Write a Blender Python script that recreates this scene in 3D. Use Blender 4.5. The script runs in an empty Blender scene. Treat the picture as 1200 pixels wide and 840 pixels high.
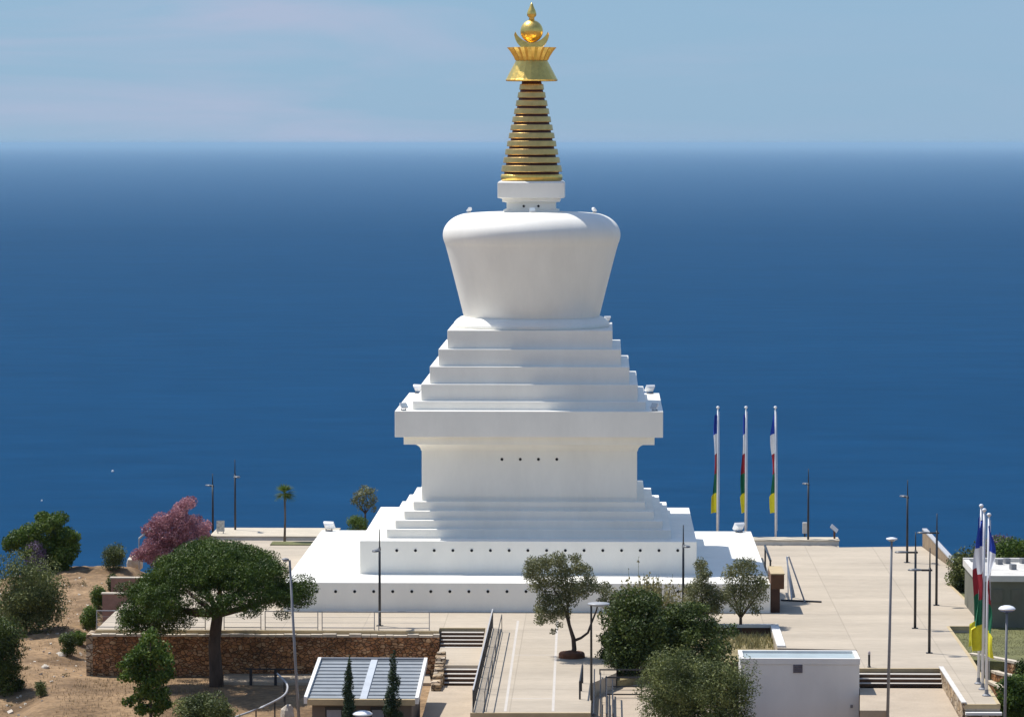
import bpy, math, random
import numpy as np
from mathutils import Vector, Matrix, noise

rnd = random.Random(7)
S = bpy.context.scene
COL = S.collection

# ------------------------------------------------------------------ camera
F, W0, H0 = 4222.0, 1200.0, 840.0
CAM = Vector((4.26, -206.7, 25.27))
cd = bpy.data.cameras.new('camera')
cam = bpy.data.objects.new('camera', cd)
COL.objects.link(cam)
cd.sensor_width = 36.0
cd.lens = F / W0 * 36.0
cd.clip_start = 1.0
cd.clip_end = 800000.0
YAW = math.atan(110 / F)
PITCH = math.atan(252 / math.hypot(F, 110))
FWD = Vector((-math.sin(YAW) * math.cos(PITCH), math.cos(YAW) * math.cos(PITCH), -math.sin(PITCH)))
ROT = FWD.to_track_quat('-Z', 'Y')
cam.location = CAM
cam.rotation_mode = 'QUATERNION'
cam.rotation_quaternion = ROT
S.camera = cam

# ------------------------------------------------------------------ sky, sun, exposure
SUN_DIR = Vector((0.46, -0.29, -1.0)).normalized()
world = bpy.data.worlds.new('World')
S.world = world
world.use_nodes = True
nt = world.node_tree
bg = nt.nodes['Background']
sky = nt.nodes.new('ShaderNodeTexSky')
sky.sky_type = 'NISHITA'
sky.sun_disc = False
sky.sun_elevation = math.radians(61.5)
sky.sun_rotation = math.radians(-57.8)
sky.altitude = 200
sky.air_density = 1.0
sky.dust_density = 0.4
sky.ozone_density = 1.5
tc = nt.nodes.new('ShaderNodeTexCoord')
mp = nt.nodes.new('ShaderNodeMapping')
mp.inputs['Scale'].default_value = (1.0, 1.0, 7.0)
mp.inputs['Rotation'].default_value = (0, math.radians(9), 0)
nz = nt.nodes.new('ShaderNodeTexNoise')
nz.inputs['Scale'].default_value = 7.0
nz.inputs['Detail'].default_value = 7.0
nz.inputs['Roughness'].default_value = 0.55
nz.inputs['Distortion'].default_value = 0.6
cr = nt.nodes.new('ShaderNodeMapRange')
cr.inputs['From Min'].default_value = 0.44
cr.inputs['From Max'].default_value = 0.68
cr.inputs['To Min'].default_value = 0.0
cr.inputs['To Max'].default_value = 0.75
mx = nt.nodes.new('ShaderNodeMixRGB')
mx.inputs['Color2'].default_value = (2.75, 3.12, 4.15, 1)
nt.links.new(tc.outputs['Generated'], mp.inputs['Vector'])
nt.links.new(mp.outputs['Vector'], nz.inputs['Vector'])
nt.links.new(nz.outputs['Fac'], cr.inputs['Value'])
cm_l = nt.nodes.new('ShaderNodeMapRange')
cm_l.interpolation_type = 'SMOOTHSTEP'
cm_l.inputs['From Min'].default_value = 0.10
cm_l.inputs['From Max'].default_value = -0.10
cm_l.inputs['To Min'].default_value = 0.18
cm_l.inputs['To Max'].default_value = 1.0
cm_m = nt.nodes.new('ShaderNodeMath')
cm_m.operation = 'MULTIPLY'
nt.links.new(cr.outputs['Result'], cm_m.inputs[0])
nt.links.new(cm_l.outputs['Result'], cm_m.inputs[1])
nt.links.new(cm_m.outputs['Value'], mx.inputs['Fac'])
sx = nt.nodes.new('ShaderNodeSeparateXYZ')
nt.links.new(tc.outputs['Generated'], sx.inputs['Vector'])
hr_ = nt.nodes.new('ShaderNodeMapRange')          # the blue summer air low over the sea
hr_.interpolation_type = 'SMOOTHSTEP'
hr_.inputs['From Min'].default_value = 0.45
hr_.inputs['From Max'].default_value = 0.05
hr_.inputs['To Min'].default_value = 0.0
hr_.inputs['To Max'].default_value = 0.92
nt.links.new(sx.outputs['Z'], hr_.inputs['Value'])
nt.links.new(sx.outputs['X'], cm_l.inputs['Value'])
hx = nt.nodes.new('ShaderNodeMixRGB')
hx.inputs['Color2'].default_value = (1.50, 2.62, 3.86, 1)
nt.links.new(hr_.outputs['Result'], hx.inputs['Fac'])
nt.links.new(sky.outputs['Color'], hx.inputs['Color1'])
nt.links.new(hx.outputs['Color'], mx.inputs['Color1'])
nt.links.new(mx.outputs['Color'], bg.inputs['Color'])
bg.inputs['Strength'].default_value = 0.115

sl = bpy.data.lights.new('sun', 'SUN')
sl.energy = 3.8
sl.angle = math.radians(0.5)
sl.color = (1.0, 0.955, 0.89)
sun = bpy.data.objects.new('sun', sl)
sun.rotation_mode = 'QUATERNION'
sun.rotation_quaternion = SUN_DIR.to_track_quat('-Z', 'Y')
sun.location = (-60, 40, 200)
COL.objects.link(sun)

S.view_settings.view_transform = 'Standard'
S.view_settings.look = 'None'
S.view_settings.gamma = 1.0
S.view_settings.use_curve_mapping = False
S.view_settings.exposure = 0.5
try:
    S.cycles.max_bounces = 6
    S.cycles.transparent_max_bounces = 4
    S.cycles.volume_bounces = 0
    S.cycles.use_denoising = True
except Exception:
    pass


# ------------------------------------------------------------------ where a point of the photograph stands
def ray(px, py):
    v = Vector(((px - W0 / 2) / F, -(py - H0 / 2) / F, -1.0))
    return (ROT @ v).normalized()


def P(px, py, z=0.0):
    d = ray(px, py)
    t = (z - CAM.z) / d.z
    return CAM + d * t


def PY(px, py, y):
    d = ray(px, py)
    t = (y - CAM.y) / d.y
    return CAM + d * t


def mpp(y):                      # metres per pixel at depth plane y
    return (y - CAM.y) / F


# ------------------------------------------------------------------ mesh helpers
class MB:
    def __init__(s):
        s.v, s.f, s.m = [], [], []

    def add(s, vs, fs, m=0):
        o = len(s.v)
        s.v += [tuple(v) for v in vs]
        s.f += [tuple(i + o for i in f) for f in fs]
        s.m += [m] * len(fs)
        return s

    def box(s, x0, x1, y0, y1, z0, z1, m=0):
        return s.add([(x0, y0, z0), (x1, y0, z0), (x1, y1, z0), (x0, y1, z0),
                      (x0, y0, z1), (x1, y0, z1), (x1, y1, z1), (x0, y1, z1)],
                     [(3, 2, 1, 0), (4, 5, 6, 7), (0, 1, 5, 4), (1, 2, 6, 5), (2, 3, 7, 6), (3, 0, 4, 7)], m)

    def obox(s, c, sx, sy, sz, rz=0.0, rx=0.0, ry=0.0, m=0):
        M = Matrix.Translation(c) @ Matrix.Rotation(rz, 4, 'Z') @ Matrix.Rotation(ry, 4, 'Y') @ Matrix.Rotation(rx, 4, 'X')
        vs = [M @ Vector((x * sx / 2, y * sy / 2, z * sz / 2)) for z in (-1, 1) for x, y in ((-1, -1), (1, -1), (1, 1), (-1, 1))]
        return s.add(vs, [(3, 2, 1, 0), (4, 5, 6, 7), (0, 1, 5, 4), (1, 2, 6, 5), (2, 3, 7, 6), (3, 0, 4, 7)], m)

    def bar(s, a, b, w, h=None, m=0):
        a, b = Vector(a), Vector(b)
        h = h or w
        d = (b - a).normalized()
        up = Vector((0, 0, 1)) if abs(d.z) < 0.95 else Vector((0, 1, 0))
        r = d.cross(up).normalized() * w / 2
        u = r.cross(d).normalized() * h / 2
        vs = [p + i * r + j * u for p in (a, b) for i, j in ((-1, -1), (1, -1), (1, 1), (-1, 1))]
        return s.add(vs, [(0, 1, 2, 3), (7, 6, 5, 4), (0, 4, 5, 1), (1, 5, 6, 2), (2, 6, 7, 3), (3, 7, 4, 0)], m)

    def prism(s, pts, z0, z1, m=0):
        pts = [(p[0], p[1]) for p in pts]
        ar = sum(pts[i][0] * pts[(i + 1) % len(pts)][1] - pts[(i + 1) % len(pts)][0] * pts[i][1] for i in range(len(pts)))
        if ar < 0:
            pts = pts[::-1]
        n = len(pts)
        vs = [(x, y, z0) for x, y in pts] + [(x, y, z1) for x, y in pts]
        fs = [tuple(range(n - 1, -1, -1)), tuple(range(n, 2 * n))]
        fs += [(i, (i + 1) % n, n + (i + 1) % n, n + i) for i in range(n)]
        return s.add(vs, fs, m)

    def tube(s, pts, rad, n=8, m=0):
        pts = [Vector(p) for p in pts]
        if not hasattr(rad, '__len__'):
            rad = [rad] * len(pts)
        vs, fs = [], []
        ref = Vector((0.13, 0.97, 0.2))
        for i, p in enumerate(pts):
            d = (pts[min(i + 1, len(pts) - 1)] - pts[max(i - 1, 0)]).normalized()
            r0 = ref if abs(d.dot(ref)) < 0.9 else Vector((1, 0, 0))
            a = d.cross(r0).normalized()
            b = d.cross(a).normalized()
            for k in range(n):
                t = 2 * math.pi * k / n
                vs.append(p + (a * math.cos(t) + b * math.sin(t)) * rad[i])
        for i in range(len(pts) - 1):
            for k in range(n):
                k2 = (k + 1) % n
                fs.append((i * n + k, (i + 1) * n + k, (i + 1) * n + k2, i * n + k2))
        fs.append(tuple(range(n)))
        L = (len(pts) - 1) * n
        fs.append(tuple(L + k for k in range(n - 1, -1, -1)))
        return s.add(vs, fs, m)

    def lathe(s, prof, n=32, c=(0, 0, 0), sx=1, sy=1, flute=None, m=0):
        vs, fs = [], []
        for (r, z) in prof:
            for k in range(n):
                t = 2 * math.pi * k / n
                q = r * (1 + (flute * (1 if k % 2 else -1) if flute else 0))
                vs.append((c[0] + q * math.cos(t) * sx, c[1] + q * math.sin(t) * sy, c[2] + z))
        for i in range(len(prof) - 1):
            for k in range(n):
                k2 = (k + 1) % n
                fs.append((i * n + k, i * n + k2, (i + 1) * n + k2, (i + 1) * n + k))
        fs.append(tuple(range(n - 1, -1, -1)))
        L = (len(prof) - 1) * n
        fs.append(tuple(L + k for k in range(n)))
        return s.add(vs, fs, m)

    def square(s, prof, ch=0.03, m=0):          # stacked squares of half-width a at height z, corners eased
        vs, fs = [], []
        for (a, z) in prof:
            c = a - ch
            vs += [(a, -c, z), (a, c, z), (c, a, z), (-c, a, z), (-a, c, z), (-a, -c, z), (-c, -a, z), (c, -a, z)]
        n = 8
        for i in range(len(prof) - 1):
            for k in range(n):
                k2 = (k + 1) % n
                fs.append((i * n + k, i * n + k2, (i + 1) * n + k2, (i + 1) * n + k))
        fs.append(tuple(range(n - 1, -1, -1)))
        L = (len(prof) - 1) * n
        fs.append(tuple(L + k for k in range(n)))
        return s.add(vs, fs, m)

    def mesh(s, name):
        me = bpy.data.meshes.new(name)
        me.from_pydata(s.v, [], s.f)
        if any(s.m):
            me.polygons.foreach_set('material_index', s.m)
        me.update()
        return me


def WM(o):
    M = o.matrix_basis.copy()
    if o.parent:
        M = WM(o.parent) @ o.matrix_parent_inverse @ M
    return M


def obj(name, mb, mats, parent=None, origin=None, smooth=False, bevel=0.0):
    """link a mesh built in world coordinates as one object"""
    me = mb.mesh(name) if isinstance(mb, MB) else mb
    for m in (mats if isinstance(mats, (list, tuple)) else [mats]):
        me.materials.append(m)
    if smooth:
        me.polygons.foreach_set('use_smooth', [True] * len(me.polygons))
    o = bpy.data.objects.new(name, me)
    COL.objects.link(o)
    if parent:
        o.parent = parent
        o.matrix_parent_inverse = WM(parent).inverted()
    if origin is not None:
        origin = Vector(origin)
        me.transform(Matrix.Translation(-origin))
        o.location = origin
    if bevel:
        b = o.modifiers.new('bevel', 'BEVEL')
        b.width = bevel
        b.segments = 2
        b.limit_method = 'ANGLE'
    return o


def tag(o, label=None, cat=None, group=None, kind=None):
    if label:
        o['label'] = label
    if cat:
        o['category'] = cat
    if group:
        o['group'] = group
    if kind:
        o['kind'] = kind
    return o


def thing(name, label, cat, loc, group=None, rz=0.0):
    o = bpy.data.objects.new(name, None)
    COL.objects.link(o)
    o.location = loc
    o.rotation_euler = (0, 0, rz)
    o.empty_display_size = 0.3
    return tag(o, label, cat, group)


def copy_tree(o, parent=None):
    c = o.copy()
    COL.objects.link(c)
    if parent:
        c.parent = parent
    for ch in [x for x in list(COL.objects) if x.parent == o]:
        copy_tree(ch, c)
    return c


# ------------------------------------------------------------------ materials
def mat(name, col, rough=0.7, var=0.12, scale=2.0, bump=0.0, bscale=None, metal=0.0, col2=None, detail=6.0,
        spec=0.4, stretch=(1, 1, 1), lo=0.3, hi=0.7, fine=0.0):
    m = bpy.data.materials.new(name)
    m.use_nodes = True
    t = m.node_tree
    b = t.nodes['Principled BSDF']
    b.inputs['Roughness'].default_value = rough
    b.inputs['Metallic'].default_value = metal
    b.inputs['Specular IOR Level'].default_value = spec
    co = t.nodes.new('ShaderNodeTexCoord')
    mpn = t.nodes.new('ShaderNodeMapping')
    mpn.inputs['Scale'].default_value = stretch
    t.links.new(co.outputs['Object'], mpn.inputs['Vector'])
    n = t.nodes.new('ShaderNodeTexNoise')
    n.inputs['Scale'].default_value = scale
    n.inputs['Detail'].default_value = detail
    n.inputs['Roughness'].default_value = 0.6
    t.links.new(mpn.outputs['Vector'], n.inputs['Vector'])
    r = t.nodes.new('ShaderNodeValToRGB')
    c1 = [max(0, c * (1 - var)) for c in col]
    c2 = col2 if col2 else [min(1, c * (1 + var)) for c in col]
    r.color_ramp.elements[0].position = lo
    r.color_ramp.elements[0].color = (*c1, 1)
    r.color_ramp.elements[1].position = hi
    r.color_ramp.elements[1].color = (*c2, 1)
    t.links.new(n.outputs['Fac'], r.inputs['Fac'])
    out = r.outputs['Color']
    if fine:
        n3 = t.nodes.new('ShaderNodeTexNoise')
        n3.inputs['Scale'].default_value = scale * 14
        n3.inputs['Detail'].default_value = 4
        t.links.new(mpn.outputs['Vector'], n3.inputs['Vector'])
        mr = t.nodes.new('ShaderNodeMapRange')
        mr.inputs['From Min'].default_value = 0.3
        mr.inputs['From Max'].default_value = 0.7
        mr.inputs['To Min'].default_value = 1 - fine
        mr.inputs['To Max'].default_value = 1 + fine
        t.links.new(n3.outputs['Fac'], mr.inputs['Value'])
        mm = t.nodes.new('ShaderNodeVectorMath')
        mm.operation = 'SCALE'
        t.links.new(out, mm.inputs[0])
        t.links.new(mr.outputs['Result'], mm.inputs['Scale'])
        out = mm.outputs['Vector']
    t.links.new(out, b.inputs['Base Color'])
    if bump:
        n2 = t.nodes.new('ShaderNodeTexNoise')
        n2.inputs['Scale'].default_value = bscale or scale * 6
        n2.inputs['Detail'].default_value = 5
        t.links.new(mpn.outputs['Vector'], n2.inputs['Vector'])
        bp = t.nodes.new('ShaderNodeBump')
        bp.inputs['Strength'].default_value = 1.0
        bp.inputs['Distance'].default_value = bump
        t.links.new(n2.outputs['Fac'], bp.inputs['Height'])
        t.links.new(bp.outputs['Normal'], b.inputs['Normal'])
    return m


def stone_mat(name, cols, scale, mortar, bump=0.05):
    m = bpy.data.materials.new(name)
    m.use_nodes = True
    t = m.node_tree
    b = t.nodes['Principled BSDF']
    b.inputs['Roughness'].default_value = 0.9
    b.inputs['Specular IOR Level'].default_value = 0.2
    co = t.nodes.new('ShaderNodeTexCoord')
    mpn = t.nodes.new('ShaderNodeMapping')
    mpn.inputs['Scale'].default_value = (1, 1, 1.5)
    t.links.new(co.outputs['Object'], mpn.inputs['Vector'])
    dn = t.nodes.new('ShaderNodeTexNoise')
    dn.inputs['Scale'].default_value = 2.5
    t.links.new(mpn.outputs['Vector'], dn.inputs['Vector'])
    ad = t.nodes.new('ShaderNodeMixRGB')
    ad.blend_type = 'ADD'
    ad.inputs['Fac'].default_value = 0.2
    t.links.new(mpn.outputs['Vector'], ad.inputs['Color1'])
    t.links.new(dn.outputs['Color'], ad.inputs['Color2'])
    v = t.nodes.new('ShaderNodeTexVoronoi')
    v.inputs['Scale'].default_value = scale
    t.links.new(ad.outputs['Color'], v.inputs['Vector'])
    e = t.nodes.new('ShaderNodeTexVoronoi')
    e.feature = 'DISTANCE_TO_EDGE'
    e.inputs['Scale'].default_value = scale
    t.links.new(ad.outputs['Color'], e.inputs['Vector'])
    sp = t.nodes.new('ShaderNodeSeparateColor')
    t.links.new(v.outputs['Color'], sp.inputs['Color'])
    r = t.nodes.new('ShaderNodeValToRGB')
    r.color_ramp.elements[0].color = (*cols[0], 1)
    r.color_ramp.elements[1].color = (*cols[-1], 1)
    for i, c in enumerate(cols[1:-1]):
        el = r.color_ramp.elements.new((i + 1) / (len(cols) - 1))
        el.color = (*c, 1)
    t.links.new(sp.outputs['Red'], r.inputs['Fac'])
    mr = t.nodes.new('ShaderNodeMapRange')
    mr.inputs['From Min'].default_value = 0.02
    mr.inputs['From Max'].default_value = 0.09
    t.links.new(e.outputs['Distance'], mr.inputs['Value'])
    mxn = t.nodes.new('ShaderNodeMixRGB')
    mxn.inputs['Color1'].default_value = (*mortar, 1)
    n4 = t.nodes.new('ShaderNodeTexNoise')
    n4.inputs['Scale'].default_value = 1.3
    n4.inputs['Detail'].default_value = 8
    t.links.new(co.outputs['Object'], n4.inputs['Vector'])
    m4 = t.nodes.new('ShaderNodeMapRange')
    m4.inputs['From Min'].default_value = .3
    m4.inputs['From Max'].default_value = .7
    m4.inputs['To Min'].default_value = .55
    m4.inputs['To Max'].default_value = 1.35
    t.links.new(n4.outputs['Fac'], m4.inputs['Value'])
    sc4 = t.nodes.new('ShaderNodeVectorMath')
    sc4.operation = 'SCALE'
    t.links.new(mr.outputs['Result'], mxn.inputs['Fac'])
    t.links.new(r.outputs['Color'], mxn.inputs['Color2'])
    t.links.new(mxn.outputs['Color'], sc4.inputs[0])
    t.links.new(m4.outputs['Result'], sc4.inputs['Scale'])
    t.links.new(sc4.outputs['Vector'], b.inputs['Base Color'])
    bp = t.nodes.new('ShaderNodeBump')
    bp.inputs['Strength'].default_value = 1.0
    bp.inputs['Distance'].default_value = bump
    t.links.new(mr.outputs['Result'], bp.inputs['Height'])
    t.links.new(bp.outputs['Normal'], b.inputs['Normal'])
    return m


def leaf_mat(name, c0, c1, c2, trans=0.25, clump=0.9):
    m = bpy.data.materials.new(name)
    m.use_nodes = True
    t = m.node_tree
    t.nodes.remove(t.nodes['Principled BSDF'])
    g = t.nodes.new('ShaderNodeNewGeometry')
    co = t.nodes.new('ShaderNodeTexCoord')
    n = t.nodes.new('ShaderNodeTexNoise')
    n.inputs['Scale'].default_value = clump
    n.inputs['Detail'].default_value = 2
    t.links.new(co.outputs['Object'], n.inputs['Vector'])
    a = t.nodes.new('ShaderNodeMath')
    a.operation = 'MULTIPLY_ADD'
    a.inputs[1].default_value = 0.6
    t.links.new(g.outputs['Random Per Island'], a.inputs[0])
    s2 = t.nodes.new('ShaderNodeMapRange')
    s2.inputs['From Min'].default_value = 0.35
    s2.inputs['From Max'].default_value = 0.65
    s2.inputs['To Min'].default_value = -0.05
    s2.inputs['To Max'].default_value = 0.45
    t.links.new(n.outputs['Fac'], s2.inputs['Value'])
    t.links.new(s2.outputs['Result'], a.inputs[2])
    r = t.nodes.new('ShaderNodeValToRGB')
    r.color_ramp.elements[0].color = (*c0, 1)
    r.color_ramp.elements[1].color = (*c2, 1)
    e = r.color_ramp.elements.new(0.5)
    e.color = (*c1, 1)
    t.links.new(a.outputs['Value'], r.inputs['Fac'])
    d = t.nodes.new('ShaderNodeBsdfPrincipled')
    d.inputs['Roughness'].default_value = 0.55
    d.inputs['Specular IOR Level'].default_value = 0.25
    tr = t.nodes.new('ShaderNodeBsdfTranslucent')
    mixs = t.nodes.new('ShaderNodeMixShader')
    mixs.inputs['Fac'].default_value = trans
    t.links.new(r.outputs['Color'], d.inputs['Base Color'])
    t.links.new(r.outputs['Color'], tr.inputs['Color'])
    t.links.new(d.outputs['BSDF'], mixs.inputs[1])
    t.links.new(tr.outputs['BSDF'], mixs.inputs[2])
    t.links.new(mixs.outputs['Shader'], t.nodes['Material Output'].inputs['Surface'])
    return m


WHITE = mat('white_paint', (0.85, 0.825, 0.75), 0.55, 0.055, 0.5, 0.004, 8, stretch=(1, 1, 0.35), fine=0.012)
WHITE2 = mat('white_render', (0.72, 0.705, 0.67), 0.7, 0.06, 0.8, 0.006, 9, stretch=(1, 1, 0.4))
HOLE_DARK = mat('painted_hole_dark', (0.01, 0.01, 0.012), 0.9, 0.2, 3)
GOLD = mat('gold_leaf', (0.92, 0.62, 0.17), 0.36, 0.12, 4, 0.02, 5, metal=1.0)
GOLDR = mat('brushed_gold', (0.66, 0.43, 0.16), 0.36, 0.12, 3, 0.01, 10, metal=1.0)
SPIRE_RED = mat('dark_red_paint', (0.075, 0.02, 0.012), 0.6, 0.2, 3)
PAVE = mat('beige_paving', (0.435, 0.37, 0.285), 0.85, 0.13, 0.22, 0.01, 6, stretch=(0.5, 1.6, 1), fine=0.07)
def add_joints(m, sx, sy, w, dark, vary):
    t_ = m.node_tree
    b_ = t_.nodes['Principled BSDF']
    src = b_.inputs['Base Color'].links[0].from_socket
    co_ = t_.nodes.new('ShaderNodeTexCoord')
    br = t_.nodes.new('ShaderNodeTexBrick')
    br.offset = 0.0
    br.inputs['Scale'].default_value = 1.0
    br.inputs['Brick Width'].default_value = sx
    br.inputs['Row Height'].default_value = sy
    br.inputs['Mortar Size'].default_value = w
    br.inputs['Color1'].default_value = (1, 1, 1, 1)
    br.inputs['Color2'].default_value = (1 - vary, 1 - vary, 1 - vary, 1)
    br.inputs['Mortar'].default_value = (dark, dark, dark, 1)
    t_.links.new(co_.outputs['Object'], br.inputs['Vector'])
    mu = t_.nodes.new('ShaderNodeMixRGB')
    mu.blend_type = 'MULTIPLY'
    mu.inputs['Fac'].default_value = 1
    t_.links.new(src, mu.inputs['Color1'])
    t_.links.new(br.outputs['Color'], mu.inputs['Color2'])
    t_.links.new(mu.outputs['Color'], b_.inputs['Base Color'])


add_joints(PAVE, 4.2, 3.4, .028, .78, .08)
PAVE_STRIP = mat('pale_paving', (0.50, 0.46, 0.41), 0.8, 0.06, 2)
KERB = mat('ochre_kerb', (0.46, 0.36, 0.21), 0.85, 0.1, 2, 0.01)
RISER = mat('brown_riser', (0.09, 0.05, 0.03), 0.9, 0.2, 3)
PATHM = mat('tan_path', (0.41, 0.335, 0.25), 0.9, 0.1, 0.7, 0.01, fine=0.08)
CONCRETE = mat('pale_concrete', (0.58, 0.56, 0.52), 0.8, 0.1, 1.5, 0.01)
COPING = mat('pale_stone_coping', (0.55, 0.48, 0.38), 0.85, 0.15, 2.5, 0.02)
STONE = stone_mat('brown_rubble_stone', [(0.22, 0.10, 0.045), (0.44, 0.225, 0.10), (0.33, 0.16, 0.08), (0.55, 0.36, 0.20)], 4.2, (0.13, 0.075, 0.042), 0.05)
STONE_PALE = stone_mat('pale_rubble_stone', [(0.30, 0.21, 0.13), (0.48, 0.38, 0.26), (0.40, 0.28, 0.16), (0.56, 0.48, 0.38)], 2.6, (0.16, 0.11, 0.07), 0.05)
PINKWALL = mat('pink_brown_render', (0.30, 0.17, 0.13), 0.9, 0.2, 1.5, 0.02)
DARKMETAL = mat('dark_painted_steel', (0.018, 0.02, 0.026), 0.45, 0.2, 5, spec=0.5)
GREYMETAL = mat('grey_galvanised_steel', (0.20, 0.205, 0.22), 0.5, 0.12, 4, spec=0.5)
PALEMETAL = mat('pale_grey_steel', (0.42, 0.42, 0.43), 0.45, 0.1, 4, spec=0.5)
WHITEMETAL = mat('white_coated_metal', (0.75, 0.76, 0.78), 0.4, 0.05, 4, spec=0.5)
LAMPGLASS = mat('lamp_glass', (0.45, 0.52, 0.56), 0.15, 0.1, 4, spec=0.7)
ROOFMETAL = mat('grey_roof_sheet', (0.25, 0.27, 0.285), 0.5, 0.12, 1.2, spec=0.4, fine=0.05)
SKYLIGHT = mat('pale_blue_roof_sheet', (0.47, 0.50, 0.53), 0.45, 0.08, 1.0, spec=0.5)
TEALROOF = mat('blue_grey_roof_paint', (0.31, 0.37, 0.39), 0.7, 0.12, 0.8)
DARKWALL = mat('grey_brown_render', (0.16, 0.135, 0.115), 0.9, 0.15, 1.0)
OLIVEWALL = mat('grey_olive_render', (0.15, 0.15, 0.115), 0.9, 0.12, 0.6)
HOUSEROOF = mat('pale_roof_gravel', (0.56, 0.54, 0.50), 0.9, 0.16, 0.9, 0.02, fine=0.1)
GLASS = mat('window_glass', (0.10, 0.13, 0.16), 0.08, 0.1, 2, spec=0.8)
BROWNPANEL = mat('brown_panel', (0.10, 0.045, 0.02), 0.7, 0.2, 2)
BARK = mat('brown_bark', (0.085, 0.06, 0.045), 0.95, 0.35, 4, 0.03, 9, stretch=(1, 1, 0.3))
BARKG = mat('grey_bark', (0.12, 0.10, 0.085), 0.95, 0.3, 5, 0.02, 12)
FBLUE = mat('blue_cloth', (0.015, 0.05, 0.35), 0.9, 0.15, 3)
FWHITE = mat('white_cloth', (0.72, 0.74, 0.78), 0.9, 0.05, 3)
FRED = mat('red_cloth', (0.30, 0.02, 0.03), 0.9, 0.15, 3)
FGREEN = mat('green_cloth', (0.01, 0.13, 0.06), 0.9, 0.15, 3)
FYELLOW = mat('yellow_cloth', (0.68, 0.62, 0.03), 0.9, 0.1, 3)
L_PINE = leaf_mat('pine_needles', (0.0199, 0.0394, 0.0051), (0.0488, 0.0906, 0.0102), (0.1297, 0.1827, 0.0280), 0.2)
L_DARK = leaf_mat('dark_green_leaves', (0.0194, 0.0342, 0.0068), (0.0454, 0.0714, 0.0135), (0.1475, 0.1918, 0.0439), 0.2)
L_BROAD = leaf_mat('broad_green_leaves', (0.0270, 0.0567, 0.0081), (0.0675, 0.1215, 0.0162), (0.1755, 0.2228, 0.0405), 0.3)
L_OLIVE = leaf_mat('grey_olive_leaves', (0.0674, 0.0747, 0.0312), (0.1424, 0.1510, 0.0625), (0.3000, 0.2946, 0.1375), 0.2)
L_SHRUB = leaf_mat('grey_green_leaves', (0.0403, 0.0564, 0.0160), (0.0924, 0.1176, 0.0346), (0.2839, 0.3058, 0.1037), 0.2)
L_BRIGHT = leaf_mat('light_green_leaves', (0.05, 0.085, 0.012), (0.10, 0.16, 0.025), (0.18, 0.24, 0.05), 0.3)
L_PINK = leaf_mat('pink_blossom', (0.17, 0.065, 0.085), (0.36, 0.16, 0.19), (0.54, 0.31, 0.34), 0.25)
L_LILAC = leaf_mat('lilac_blossom', (0.08, 0.05, 0.10), (0.17, 0.12, 0.20), (0.28, 0.22, 0.32), 0.25)
L_STRAW = leaf_mat('straw_stalks', (0.16, 0.14, 0.06), (0.28, 0.25, 0.11), (0.40, 0.36, 0.18), 0.25)
L_DRY = leaf_mat('dry_grass_blades', (0.16, 0.105, 0.05), (0.27, 0.19, 0.10), (0.38, 0.28, 0.15), 0.2)
L_LAWN = leaf_mat('lawn_blades', (0.07, 0.075, 0.025), (0.11, 0.12, 0.04), (0.17, 0.17, 0.07), 0.2)
L_CYP = leaf_mat('cypress_needles', (0.0120, 0.0264, 0.0120), (0.0264, 0.0504, 0.0216), (0.0540, 0.0840, 0.0360), 0.15)
LAWN = mat('lawn_turf', (0.13, 0.13, 0.05), 0.95, 0.3, 0.8, 0.03, 12, fine=0.25)


# ------------------------------------------------------------------ terrain
def sm(a, b, x):
    t = min(1, max(0, (x - a) / (b - a)))
    return t * t * (3 - 2 * t)


PROF = [(-400, 40), (10, 20.0), (60, 12.0), (140, -1.8), (160, -3.4), (186, -3.3), (195, -2.25), (220, -1.35), (231, -1.0), (236, -1.5), (246, -6),
        (262, -14), (330, -48), (450, -100), (640, -158), (720, -166), (2200, -400)]


def prof(d):
    for (a, za), (b, zb) in zip(PROF, PROF[1:]):
        if d <= b:
            return za + (zb - za) * (d - a) / (b - a)
    return PROF[-1][1]


def ground(x, y):
    d = y + 216.9
    z = prof(d)
    near = sm(150, 180, d) * (1 - sm(300, 420, d))
    # the shelf under the built platform
    mid = sm(-25.5, -23.5, x) * (1 - sm(60, 90, x)) * sm(165, 175, d) * (1 - sm(239, 247, d))
    mid2 = mid * sm(181, 190, d)
    z = z * (1 - mid2) + (-2.35) * mid2
    # falls away to the left of the wall
    z -= near * 0.16 * max(0, -29.0 - x) * sm(170, 190, d)
    right = sm(21, 24, x) * sm(160, 172, d) * (1 - sm(228, 240, d))
    z = z * (1 - right) + (-2.4) * right
    apron = sm(-13, -9, x) * (1 - sm(23, 27, x)) * sm(100, 135, d) * (1 - sm(168, 176, d))
    z = z * (1 - apron) + max(z, -1.5) * apron
    a = 0.22 * sm(100, 180, d) * (1 - mid) * (1 - right)
    z += a * noise.noise(Vector((x * 0.25, y * 0.25, 1.7))) + a * 0.5 * noise.noise(Vector((x * 0.8, y * 0.8, 5.1)))
    if -50 < x < -8 and 160 < d < 240:
        z += (1 - mid) * (.10 * noise.noise(Vector((x * 1.7, y * 1.7, 2.2))) + .07 * noise.noise(Vector((x * 4.0, y * 4.0, 3.3))) - .12 * abs(noise.noise(Vector((x * .9 + y * .5, y * 1.1, 7.7)))))
    if d > 250:
        z += 2.0 * sm(250, 330, d) * noise.noise(Vector((x * 0.03, y * 0.03, 9.0)))
    return z


def G(px, py):                    # where the sight line through a pixel meets the hillside
    d = ray(px, py)
    t = 120.0
    while t < 420:
        p = CAM + d * t
        if p.z <= ground(p.x, p.y):
            return Vector((p.x, p.y, ground(p.x, p.y)))
        t += 0.15
    return P(px, py, -2)


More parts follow.
